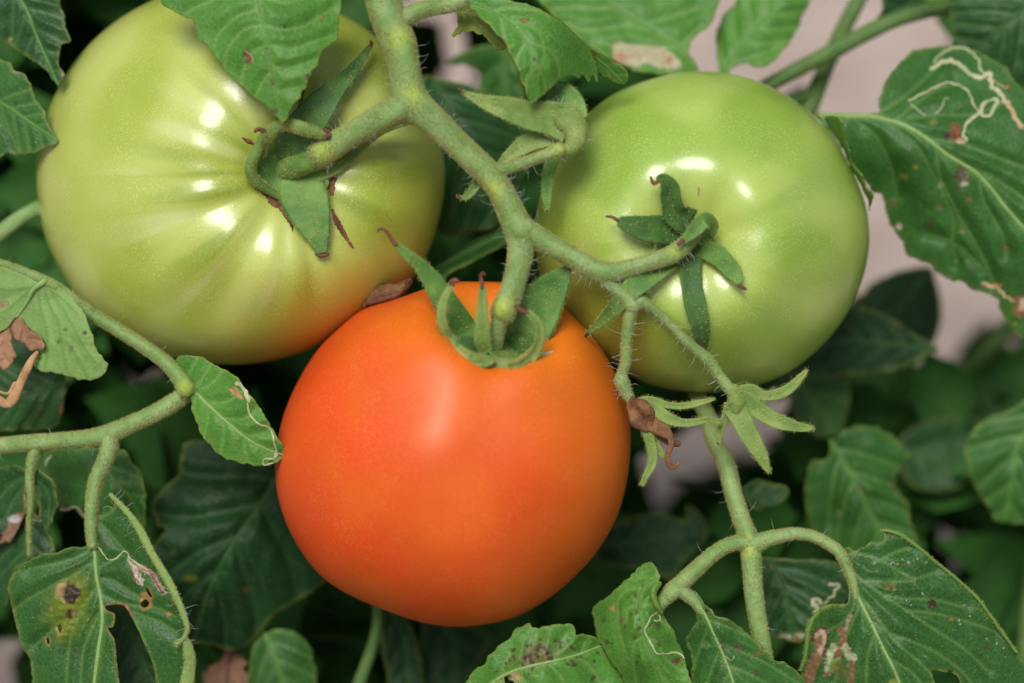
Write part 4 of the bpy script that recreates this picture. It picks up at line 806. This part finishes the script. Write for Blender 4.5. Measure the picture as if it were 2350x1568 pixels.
l22 = Leaf('leaflet', t, P('I 1150,665 1210,682 1260,662 1310,632 1370,615 1405,602 1415,572 1388,538 1440,535 1500,550 1560,585 1640,640 1720,710 1800,780 1880,840 1950,910 2030,970 2080,1050 2130,1120 2190,1190 2240,1260 2290,1330 2350,1420 2450,1550 2520,1720 2300,1850 1500,1900 1100,1850 830,1700 845,1560 850,1470 880,1380 890,1300 900,1220 915,1160 960,1100 1010,1060 1060,1042 1130,1040 1165,1020 1172,960 1160,860 1120,760'),
     P('I 1125,690 1190,840 1235,980 1310,1130 1400,1320 1480,1480 1540,1640 1600,1850'), [(1940, 1265, 175), (2030, 1220, 170), (2190, 1330, 165), (2340, 1520, 140), (1850, 1480, 130), (1860, 1410, 130), (1840, 1568, 120), (2000, 1480, 215), (2080, 1568, 215), (2080, 1380, 205), (2200, 1480, 190), (1960, 1370, 195), (1905, 1390, 165)], L_SHADE(),
     [P(q) for q in ('I 1150,700 1280,705 1420,760 1600,860 1740,830', 'I 1210,830 1400,975 1560,1080 1750,1210 1950,1340 2100,1480', 'I 1340,760 1460,700 1560,660', 'I 1250,985 1330,1080 1470,1270 1650,1430 1740,1520', 'I 1400,975 1540,1000 1750,1010 1950,1060', 'I 1560,1080 1750,1100 1980,1160 2150,1220', 'I 1300,880 1450,890 1600,880', 'I 1340,1160 1460,1240 1700,1330 1900,1460 2000,1568', 'I 1225,1000 1170,1130 1060,1200', 'I 1250,1040 1150,1280 1080,1568', 'I 1350,1220 1300,1400 1290,1640', 'I 1440,1400 1600,1500 1700,1640')],
     fold=.02, amp=9, step=4.2, midr=(8, 5), midmat=M_MID, holes=[P('I 1735,1485 1800,1492 1870,1500 1915,1540 1925,1640 1860,1680 1780,1620 1745,1540')],
     dmg=[('poly', P('I 940,1240 970,1195 1010,1188 1036,1230 1030,1290 1010,1360 990,1420 960,1490 935,1568 900,1640 860,1640 872,1530 890,1440 948,1330 930,1285'), (134, 104, 70), 2.5), ('line', P('I 960,1240 1000,1230 1010,1290 980,1360'), 6, (190, 166, 140), .4), ('line', P('I 940,1290 930,1260 965,1205 1005,1195 1032,1235 1025,1300 1000,1385'), 2.4, (92, 54, 40), .5), ('line', P('I 1185,1110 1165,1170 1145,1230'), 5, (150, 140, 100), .4), ('line', P('I 1120,1210 1140,1260 1120,1340 1090,1370'), 9, (136, 106, 70), .3), ('line', P('I 1070,1330 1045,1390 1050,1450 1030,1500'), 9, (176, 184, 140), .3), ('line', P('I 1110,1350 1095,1430 1060,1490 1015,1510'), 5, (140, 100, 70), .4), ('line', P('I 1070,1420 1060,1470'), 6, (110, 150, 60), .5),
          ('line', P('I 1145,1320 1170,1370 1190,1410 1180,1450'), 8, (186, 190, 150), .3), ('line', P('I 1185,1440 1190,1500 1180,1600 1185,1680'), 9, (134, 100, 68), .3), S('I', 1212, 1392, 8, 7, (180, 190, 160)), ('spot', *P('I 1738,1038')[0], 9, 12, (62, 48, 22), .25), S('I', 1450, 920, 14, 8, (104, 114, 50), .5), S('I', 1460, 930, 4, 4, BR), S('I', 1860, 1485, 7, 5, DK), S('I', 2115, 1320, 5, 4, BR), S('I', 1860, 1140, 6, 4, (130, 120, 50), .5), S('I', 1525, 768, 4, 4, BR), S('I', 1205, 1100, 2.5, 2.5, DK), S('I', 1140, 1490, 14, 20, (96, 116, 56), .8), S('I', 1470, 1560, 8, 8, (140, 150, 60), .6)] +
         [S('I', x, y, 2.3, 2.3, (214, 210, 190)) for x, y in ((1475, 760), (1500, 768), (1535, 737), (1575, 760), (1630, 735), (1695, 755), (1460, 763), (1668, 965), (1592, 1045), (1985, 1118), (1915, 1148), (1918, 1175), (1950, 1048), (2100, 1275), (2168, 1305), (2212, 1328), (1560, 1015), (1620, 870))])
tube('rolled_edge', P('I 1140,1045,150,3 1060,1048,146,5 1000,1072,142,6 950,1112,138,6 915,1170,136,6 900,1240,134,6 890,1310,132,6 878,1400,128,5 850,1480,124,4'), L_FRESH(), t, 10, bumpy=.1, H=H, H2=None, fuzz=.5)
tube('rolled_edge', P('I 1390,540,172,3 1440,545,174,5 1520,572,172,6 1620,640,170,5 1740,740,168,4 1900,870,164,4 2040,1000,160,4 2160,1165,156,3.5 2300,1360,148,3.5'), L_FRESH(), t, 10, bumpy=.1, H=H, H2=None, fuzz=.5)
H.build('stalk_fuzz', M_FUZZ, t); H2.build('stalk_hair', M_HAIR, t)

t = thing('tomato_leaf', 'leaf peppered with dark specks at the bottom edge under the orange tomato', 'leaf', (1200, 1568, 130))
sp = [(1358, 1325, 9), (1345, 1345, 7), (1400, 1345, 8), (1410, 1370, 8), (1425, 1400, 9), (1435, 1415, 6), (1290, 1385, 9), (1270, 1400, 7), (1300, 1425, 8), (1245, 1395, 5), (1360, 1275, 5), (1430, 1325, 4), (1465, 1282, 6), (1500, 1300, 7), (1498, 1325, 5), (1570, 1325, 6), (1590, 1340, 4), (1175, 1345, 7), (1190, 1340, 4), (1270, 1320, 6), (1298, 1312, 4), (1178, 1388, 4), (1155, 1415, 5), (1192, 1408, 4), (1132, 1437, 4), (1125, 1468, 3), (1072, 1490, 4), (1545, 1435, 5), (1575, 1420, 5), (1580, 1445, 6), (1600, 1442, 5), (1550, 1282, 4), (1605, 1395, 4), (1635, 1390, 3), (1725, 1425, 4), (1720, 1530, 7), (1710, 1545, 5), (1285, 1505, 4), (1330, 1370, 4), (1345, 1390, 4), (1385, 1325, 5), (1525, 1415, 3), (1750, 1365, 4), (1245, 1450, 4), (1310, 1470, 4)]
l19 = Leaf('leaf_blade', t, P('H 830,1640 860,1570 885,1525 920,1480 990,1430 1020,1380 1080,1320 1150,1270 1180,1220 1240,1180 1295,1163 1308,1193 1360,1197 1420,1180 1500,1170 1570,1173 1593,1210 1605,1247 1650,1235 1720,1258 1770,1300 1810,1380 1870,1450 1910,1530 1950,1640 1950,1760 830,1760'), P('H 900,1720 1050,1560 1200,1480 1400,1430 1600,1380 1790,1310'), [(1070, 1560, 120), (1210, 1430, 150), (1330, 1440, 160), (1390, 1500, 120), (1400, 1568, 130), (1260, 1500, 190), (1200, 1568, 190), (1140, 1490, 155)], L_FRESH(),
     [P(q) for q in ('H 1100,1530 1130,1430 1180,1330', 'H 1280,1460 1290,1350 1340,1250', 'H 1450,1420 1480,1320 1550,1230', 'H 1180,1490 1260,1560 1300,1640', 'H 1400,1430 1480,1500 1560,1640', 'H 1580,1385 1680,1440 1760,1560', 'H 1640,1360 1660,1290')], amp=9, fold=.05, step=3.8, midr=(6, 3), midmat=M_MID, holes=[P('H 1115,1520 1135,1515 1150,1545 1185,1560 1190,1640 1110,1640 1120,1570')],
     dmg=[S('H', 1370, 1365, 34, 24, (112, 124, 66), .8), S('H', 1290, 1400, 26, 20, (120, 112, 70), .8), S('H', 1200, 1520, 12, 14, (166, 150, 96), .5), S('H', 1110, 1560, 14, 16, (120, 150, 70), .6), S('H', 1150, 1520, 8, 5, (110, 80, 64), .4), S('H', 1400, 1380, 7, 10, (150, 140, 84), .4)]+[S('H', x, y, r*.62+.9, r*.62+.9, (82, 72, 56), .35) for x, y, r in sp])

RS = 1.0
# ------------------------------------------------------------------ leaves behind
def one(label, outline, mid, z, mat, veins=5, step=6.5, dmg=(), midr=(5, 2), at=None, amp=9, fold=.08, holes=(), wave=0, midmat=None, wob=1.6):
    o = P(outline); a = at or (o[0][0], o[0][1], z[0][2]); t = thing('tomato_leaf', label, 'leaf', a)
    return t, Leaf('leaf_blade', t, o, P(mid), z, mat, veins, holes, dmg, step, amp, fold, midr=midr, midmat=midmat or (M_MID_DEEP if mat in (L_DEEP(), L_DARK()) else M_MID_DARK), wave=wave, wob=wob)

t, l5 = one('wide leaf with a papery white blotch above the smooth green tomato', 'W 1190,-60 1215,-20 1262,30 1330,90 1390,128 1430,150 1470,166 1530,172 1592,164 1604,158 1585,128 1580,108 1600,78 1625,60 1645,25 1652,-20 1650,-80', 'W 1330,-80 1417,20 1500,72 1577,125 1602,158', [(1250, 0, -180), (1600, 158, -150), (1640, 0, -200), (1450, 160, -140), (1450, 30, -190)], L_FRESH(),
    [P(q) for q in ('W 1560,110 1500,108 1420,106 1360,96', 'W 1500,72 1440,60 1340,70 1300,52', 'W 1480,55 1540,40 1600,20', 'W 1560,108 1610,60', 'W 1417,20 1340,20 1270,20')], dmg=[('poly', P('B 1850,300 1900,280 1960,300 2050,310 2200,325 2310,430 2270,462 2150,455 2080,425 2010,450 1940,425 1860,395'), (196, 186, 150), 5), S('B', 1905, 395, 16, 12, (196, 150, 120), .5), S('B', 2220, 405, 10, 9, (176, 130, 90), .5)], amp=7)
t, l6 = one('oval leaf against the bare ground above the smooth green tomato', 'C 320,500 297,420 285,340 280,250 300,170 340,90 390,40 440,-20 480,-100 880,-100 905,20 890,70 850,130 830,200 780,280 730,340 680,400 620,440 575,450 520,440 480,425 445,430 390,460 350,500', 'C 330,500 400,370 480,270 640,90 760,-80', [(1660, 170, -240), (1800, 0, -260), (1650, 60, -290), (1840, 60, -270), (1740, 90, -235)], L_FRESH(), 5, dmg=[S('C', 855, 125, 7, 9, (130, 84, 56), .5)])
tube('petiole', P('C 330,500,-240,7 310,560,-245,8 300,640,-260,9'), M_STEM_DARK, t, 10)
t = thing('plant_stem', 'slanting green stem crossing the bare ground above the smooth tomato', 'stem', (1765, 195, -300))
tube('stem_body', P('C 520,650,-320,18 640,570,-310,18 850,455,-305,18 1050,350,-300,19 1250,245,-300,19 1450,150,-300,18 1650,85,-300,18 1850,40,-300,20 2100,0,-300,22'), M_STEM_DARK, t, 16)
t = thing('plant_stem', 'dark steep stem crossing behind the slanting stem', 'stem', (1880, 220, -400))
tube('stem_body', P('C 1300,-120,-400,18 1230,20,-400,18 1130,210,-400,19 1020,450,-400,19 940,640,-400,21 890,760,-400,24'), M_STEM_DARK, t, 16)
tube('side_shoot', P('C 960,590,-390,12 880,640,-380,10 780,700,-375,7'), M_STEM_DARK, t, 10)
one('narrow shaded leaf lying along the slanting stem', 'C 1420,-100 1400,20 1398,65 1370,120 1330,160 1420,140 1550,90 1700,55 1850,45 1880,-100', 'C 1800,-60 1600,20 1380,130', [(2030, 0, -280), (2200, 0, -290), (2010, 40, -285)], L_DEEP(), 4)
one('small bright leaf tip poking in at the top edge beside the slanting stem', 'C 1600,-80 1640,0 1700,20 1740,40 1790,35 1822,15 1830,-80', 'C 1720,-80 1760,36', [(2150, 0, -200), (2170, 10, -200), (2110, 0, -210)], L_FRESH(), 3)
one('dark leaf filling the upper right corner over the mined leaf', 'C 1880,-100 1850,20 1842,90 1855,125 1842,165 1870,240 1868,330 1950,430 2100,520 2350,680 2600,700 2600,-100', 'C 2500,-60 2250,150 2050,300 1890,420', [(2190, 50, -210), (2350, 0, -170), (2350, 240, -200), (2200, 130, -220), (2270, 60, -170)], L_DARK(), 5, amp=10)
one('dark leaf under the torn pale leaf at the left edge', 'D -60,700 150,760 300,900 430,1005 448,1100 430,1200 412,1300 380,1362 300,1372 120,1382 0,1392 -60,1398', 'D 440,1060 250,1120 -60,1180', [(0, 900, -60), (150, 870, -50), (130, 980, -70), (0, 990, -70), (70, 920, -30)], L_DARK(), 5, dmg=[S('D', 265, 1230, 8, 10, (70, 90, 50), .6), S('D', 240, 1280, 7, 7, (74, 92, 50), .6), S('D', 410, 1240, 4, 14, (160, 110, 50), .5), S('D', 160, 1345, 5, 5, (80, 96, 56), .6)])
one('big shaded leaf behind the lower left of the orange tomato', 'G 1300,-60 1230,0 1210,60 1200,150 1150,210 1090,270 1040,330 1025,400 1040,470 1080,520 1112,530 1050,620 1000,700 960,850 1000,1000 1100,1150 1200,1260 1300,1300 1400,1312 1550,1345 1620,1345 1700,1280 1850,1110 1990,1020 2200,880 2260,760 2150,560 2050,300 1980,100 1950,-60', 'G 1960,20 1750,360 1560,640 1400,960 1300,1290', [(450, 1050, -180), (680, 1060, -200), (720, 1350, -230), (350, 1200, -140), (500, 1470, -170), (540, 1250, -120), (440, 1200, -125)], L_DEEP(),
    [P(q) for q in ('G 1750,360 1500,420 1250,460 1060,430', 'G 1850,200 1600,180 1350,180 1220,150', 'G 1600,580 1350,680 1150,820', 'G 1480,800 1300,920 1150,1080', 'G 1750,370 1850,560 1950,760 2000,980', 'G 1580,620 1650,850 1720,1080 1720,1240', 'G 1450,870 1500,1100 1520,1300')], amp=12, dmg=[S('G', 1285, 865, 14, 8, (116, 130, 40), .7), S('G', 1650, 940, 6, 6, BR, .6), S('G', 1160, 690, 8, 6, (70, 90, 50), .7)])
t, l18 = one('rounded leaf at the bottom edge beside a brown withered scrap', 'G 1640,1760 1660,1560 1680,1400 1700,1320 1760,1250 1830,1210 1900,1205 1980,1220 2040,1270 2090,1350 2115,1440 2135,1568 2150,1760', 'G 1780,1240 1850,1400 1900,1568 1920,1740', [(620, 1450, -210), (720, 1520, -220), (580, 1568, -200), (660, 1520, -190)], L_MID(), 4)
t = thing('withered_leaf', 'brown withered leaf scrap at the bottom edge below the shaded leaf', 'leaf', (540, 1540, -260))
Leaf('leaf_blade', t, P('G 1340,1640 1370,1540 1400,1470 1480,1410 1520,1340 1600,1350 1640,1400 1645,1500 1720,1530 1800,1545 1790,1640 1700,1760 1380,1760'), P('G 1560,1360 1530,1500 1520,1740'), [(480, 1540, -250), (560, 1500, -240), (620, 1560, -235), (530, 1490, -230), (520, 1568, -215)], L_DEAD(), 3, amp=14, step=6, wob=5, midr=(4, 2), midmat=M_BROWN)
one('small leaf seen through the hole of the chewed leaflet', 'G 690,1030 820,1020 900,1060 1000,1180 1060,1320 1080,1500 1080,1760 700,1760 690,1400', 'G 800,1040 900,1250 960,1500 960,1740', [(240, 1390, -60), (360, 1480, -70), (300, 1568, -50)], L_DARK(), 4)
one('narrow leaf under the rolled edge of the chewed leaflet', 'G 1040,1300 1110,1260 1220,1290 1260,1400 1260,1568 1250,1760 1020,1760 1080,1480 1050,1400', 'G 1150,1280 1160,1500 1130,1740', [(390, 1480, 60), (430, 1560, 60), (370, 1568, 30)], L_MID(), 3, amp=10)
t, l26 = one('dark mined leaf behind the upright stalk at the lower right', 'I 560,740 700,730 900,740 1120,760 1180,900 1180,1000 1060,1040 950,1120 905,1230 860,1290 790,1290 740,1275 650,1262 600,1180 580,1000', 'I 650,740 750,950 800,1280', [(1740, 1290, -80), (1940, 1300, -60), (1780, 1470, -70), (1860, 1400, -40)], L_DARK(), 4, dmg=[S('I', 660, 770, 6, 9, (130, 120, 70), .5), ('line', P('I 720,1245 800,1255 880,1240'), 6, (170, 170, 130), .5), S('I', 820, 1270, 9, 6, (150, 110, 50), .5)])
for s_, wd in (('I 1035,915 1070,905 1105,915 1080,960 1035,1010 1000,1030', 8), ('I 1000,1030 940,1000 935,1040 960,1060 930,1100', 11)): l26.trail(P(s_), wd)
one('blurred leaf with a notched edge below the star calyx', 'F 1030,1568 1060,1450 1150,1372 1300,1350 1420,1390 1540,1480 1600,1560 I 1595,30 1580,75 1520,130 1490,200 1482,250 1530,310 1580,380 1590,480 1625,620 1500,680 1200,700 1000,640 900,480 880,250 920,80', 'I 1050,-60 1180,150 1280,350 1420,620', [(1900, 1000, -330), (2080, 1100, -350), (1900, 1200, -340), (2080, 1250, -320), (1980, 1120, -290)], L_MID(), 4, dmg=[S('I', 1238, 265, 7, 10, (84, 56, 34), .5), S('I', 1110, 430, 5, 7, (140, 150, 100), .6), S('I', 1480, 240, 5, 8, (110, 70, 50), .5)], amp=14)
one('smooth leaf at the right edge below the mined leaf', 'F 2550,1100 2350,1180 2280,1230 2180,1270 2080,1310 1980,1420 1940,1540 I 1950,40 1970,130 2010,230 2060,320 2110,400 2160,480 2260,502 2340,500 2600,520', 'F 2520,1180 2300,1500 I 2280,150 2220,490', [(2210, 1050, -330), (2350, 930, -310), (2300, 1200, -350), (2350, 1080, -290)], L_MID(), 5, amp=10)
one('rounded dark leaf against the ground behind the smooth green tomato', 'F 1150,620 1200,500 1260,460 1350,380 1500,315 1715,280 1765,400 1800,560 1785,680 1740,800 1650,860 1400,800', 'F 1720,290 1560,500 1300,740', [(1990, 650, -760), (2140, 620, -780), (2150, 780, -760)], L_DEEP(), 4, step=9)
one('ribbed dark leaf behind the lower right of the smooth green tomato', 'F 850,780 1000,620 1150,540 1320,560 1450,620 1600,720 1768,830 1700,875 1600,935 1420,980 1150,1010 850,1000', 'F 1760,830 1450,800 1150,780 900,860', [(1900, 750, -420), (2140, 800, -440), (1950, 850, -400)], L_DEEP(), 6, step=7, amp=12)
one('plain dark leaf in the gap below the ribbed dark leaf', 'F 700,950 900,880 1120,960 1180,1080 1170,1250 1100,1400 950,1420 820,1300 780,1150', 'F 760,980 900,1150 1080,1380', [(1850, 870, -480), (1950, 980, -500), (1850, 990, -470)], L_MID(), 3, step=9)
one('dark green leaf in the gap between the two green tomatoes', 'B 560,540 700,530 820,560 960,600 1100,680 1250,800 1330,900 1300,1080 1180,1300 1090,1500 900,1560 700,1580 620,1400 600,1000', 'B 650,560 850,900 1000,1250 1080,1520', [(980, 190, -230), (1220, 310, -260), (1020, 520, -250), (1150, 480, -230), (1080, 350, -200)], L_DARK(), 5, amp=10)
one('light leaf edge crossing behind the stalk of the orange tomato', 'E 560,330 700,220 850,130 1000,60 1150,0 1200,60 1120,130 950,220 780,310 640,390', 'E 580,350 850,190 1170,30', [(990, 610, -210), (1150, 540, -200), (1060, 590, -170)], L_MID(), 3, amp=6)
one('green leaf deep in the gap right of the truss stem', 'B 730,420 900,330 1060,300 1180,400 1240,560 1260,680 1180,760 1040,690 960,620 940,480 850,440', 'B 1120,320 1120,520 1160,740', [(1100, 120, -420), (1190, 250, -430), (1050, 150, -440)], L_MID(), 3, step=9)
t = thing('plant_stem', 'thick blurred stem slanting behind the ribbed dark leaf', 'stem', (2020, 980, -620))
tube('stem_body', P('F 1200,1480,-940,16 1400,1340,-930,18 1600,1200,-920,19 1800,1060,-910,20 2000,920,-900,21 2200,730,-890,21 2450,500,-880,21'), M_STEM_DARK, t, 14, step=12)
t = thing('plant_stem', 'pale upright stem at the right edge beside the drooping leaflet', 'stem', (2345, 1500, -300))
tube('stem_body', P('I 2430,700,-620,15 2385,1000,-610,16 2360,1300,-600,17 2352,1568,-600,18 2350,1800,-600,18'), M_STEM_DARK, t, 14, step=12)
t = thing('plant_stem', 'thin bright stem entering at the left edge behind the large green tomato', 'stem', (40, 515, -120))
tube('stem_body', P('A -80,1640,-120,18 0,1568,-118,18 100,1490,-116,18 200,1430,-120,18 300,1385,-130,18 420,1340,-150,16'), M_STEM, t, 14)
t = thing('plant_stem', 'thin stem rising at the bottom edge below the orange tomato', 'stem', (850, 1500, -220))
tube('stem_body', P('H 120,1640,-230,15 180,1480,-225,14 240,1300,-220,13 270,1130,-220,12 260,950,-225,12'), M_STEM_DARK, t, 12)
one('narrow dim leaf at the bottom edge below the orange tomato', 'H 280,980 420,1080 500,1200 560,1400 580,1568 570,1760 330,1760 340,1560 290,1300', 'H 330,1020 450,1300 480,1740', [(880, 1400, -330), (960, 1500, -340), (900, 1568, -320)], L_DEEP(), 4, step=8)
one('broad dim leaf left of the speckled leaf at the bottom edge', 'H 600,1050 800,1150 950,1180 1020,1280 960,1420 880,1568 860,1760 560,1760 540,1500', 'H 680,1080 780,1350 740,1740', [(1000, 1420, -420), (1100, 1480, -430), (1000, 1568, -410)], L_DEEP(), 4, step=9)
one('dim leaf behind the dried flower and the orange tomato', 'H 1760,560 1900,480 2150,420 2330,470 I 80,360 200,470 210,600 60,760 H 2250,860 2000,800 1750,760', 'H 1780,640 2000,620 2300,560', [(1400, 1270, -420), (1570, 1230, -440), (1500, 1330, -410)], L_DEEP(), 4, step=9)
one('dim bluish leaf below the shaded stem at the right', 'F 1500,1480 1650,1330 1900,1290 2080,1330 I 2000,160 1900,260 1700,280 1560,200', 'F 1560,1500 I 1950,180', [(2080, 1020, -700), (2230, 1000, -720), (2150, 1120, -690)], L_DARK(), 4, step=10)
one('small leaf just left of the upright stalk', 'I 470,250 560,200 680,230 775,270 740,340 650,380 560,400 490,360', 'I 480,320 600,310 770,275', [(1720, 1120, -170), (1810, 1125, -180), (1750, 1165, -160)], L_DARK(), 3, amp=7)

# ------------------------------------------------------------------ deep foliage mass, and unseen leaves added to block light
def foliage(name, n, box, zr, size, mat, seed, windows=(), tilt=.7):
    r = np.random.default_rng(seed); V = []; F = []; vein = []; k = 0; cnt = 0
    wins = [(np.array(P(w_.replace('b ', ''))), .34 if w_[0] == 'b' else .25) for w_ in windows]
    tu = np.linspace(0, 1, 9); wprof = np.array([.06, .55, .86, 1, .98, .84, .6, .3, .02])*.36
    while cnt < n:
        x, y, zz = r.uniform(box[0], box[1]), r.uniform(box[2], box[3]), r.uniform(*zr); L = r.uniform(*size)
        bad = False
        for w_, fac in wins:
            p = np.array([[x, y]])
            if inside(p, w_)[0] or segdist(p, w_, True)[0] < L*fac: bad = True; break
        cnt += 1
        if bad: continue
        c = W(x, y, zz); kk = U*(D0-zz*U)/D0*L
        a = r.uniform(0, 6.28); d = RIGHT*math.cos(a)+UP*(math.sin(a)-.5)-FWD*r.normal()*.3; d /= np.linalg.norm(d)
        nn = -FWD+np.array([0, 0, 1])*.5+r.normal(size=3)*tilt; s_ = np.cross(d, nn); s_ /= np.linalg.norm(s_); nn = np.cross(s_, d)
        cv = r.uniform(.1, .35); fo = r.uniform(.15, .5)
        for u, w_ in zip(tu, wprof):
            for q in (-1, -.55, 0, .55, 1):
                jag = 1+.12*math.sin(u*25+cnt)
                V.append(c+kk*(d*(u-.5)+s_*q*w_*jag*(.9 if abs(q) == 1 else 1)+nn*(-cv*(u-.4)**2+fo*abs(q)*w_*.6+.012*math.sin(u*40)))); vein.append(1.0 if q == 0 else 0.0)
        for i in range(8):
            for j in range(4): F.append((k+i*5+j, k+i*5+j+1, k+(i+1)*5+j+1, k+(i+1)*5+j))
        k += 45
    o = mesh(name, V, F, mat, None, None, 'stuff', dict(vein=np.array(vein)*.5, edge=np.zeros(len(V)), dmg=np.zeros((len(V), 4))))
    return o
WIN = ('b W 1530,-200 2120,-200 2260,300 2300,790 1960,800 1900,640 1900,200 1600,180', 'W 955,50 1045,50 1055,185 1000,190', 'W 1040,150 1130,150 1130,230 1050,230', 'W 330,830 400,840 395,885 350,870', 'W 1560,970 1636,970 1640,1050 1570,1055', 'W 1441,1060 1500,1050 1500,1100 1450,1110', 'W 1458,1131 1523,1131 1523,1203 1470,1203', 'W 1735,940 1780,910 1790,970 1770,980', 'W -60,1520 40,1520 40,1640 -60,1640', 'W 2130,1190 2180,1190 2180,1250 2130,1250')
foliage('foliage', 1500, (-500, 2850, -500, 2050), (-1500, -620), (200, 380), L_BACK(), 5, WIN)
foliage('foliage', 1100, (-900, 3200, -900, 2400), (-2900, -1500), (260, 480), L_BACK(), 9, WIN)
foliage('foliage', 500, (-700, 3000, -1700, -330), (-1000, -150), (200, 420), L_BACK(), 13)  # unseen leaves above the view, added to shade the leaves behind
foliage('foliage', 420, (-900, 3300, 1900, 3300), (-700, 420), (240, 420), L_BACK(), 17)  # unseen leaves below the view, added to cut low light on the fruit
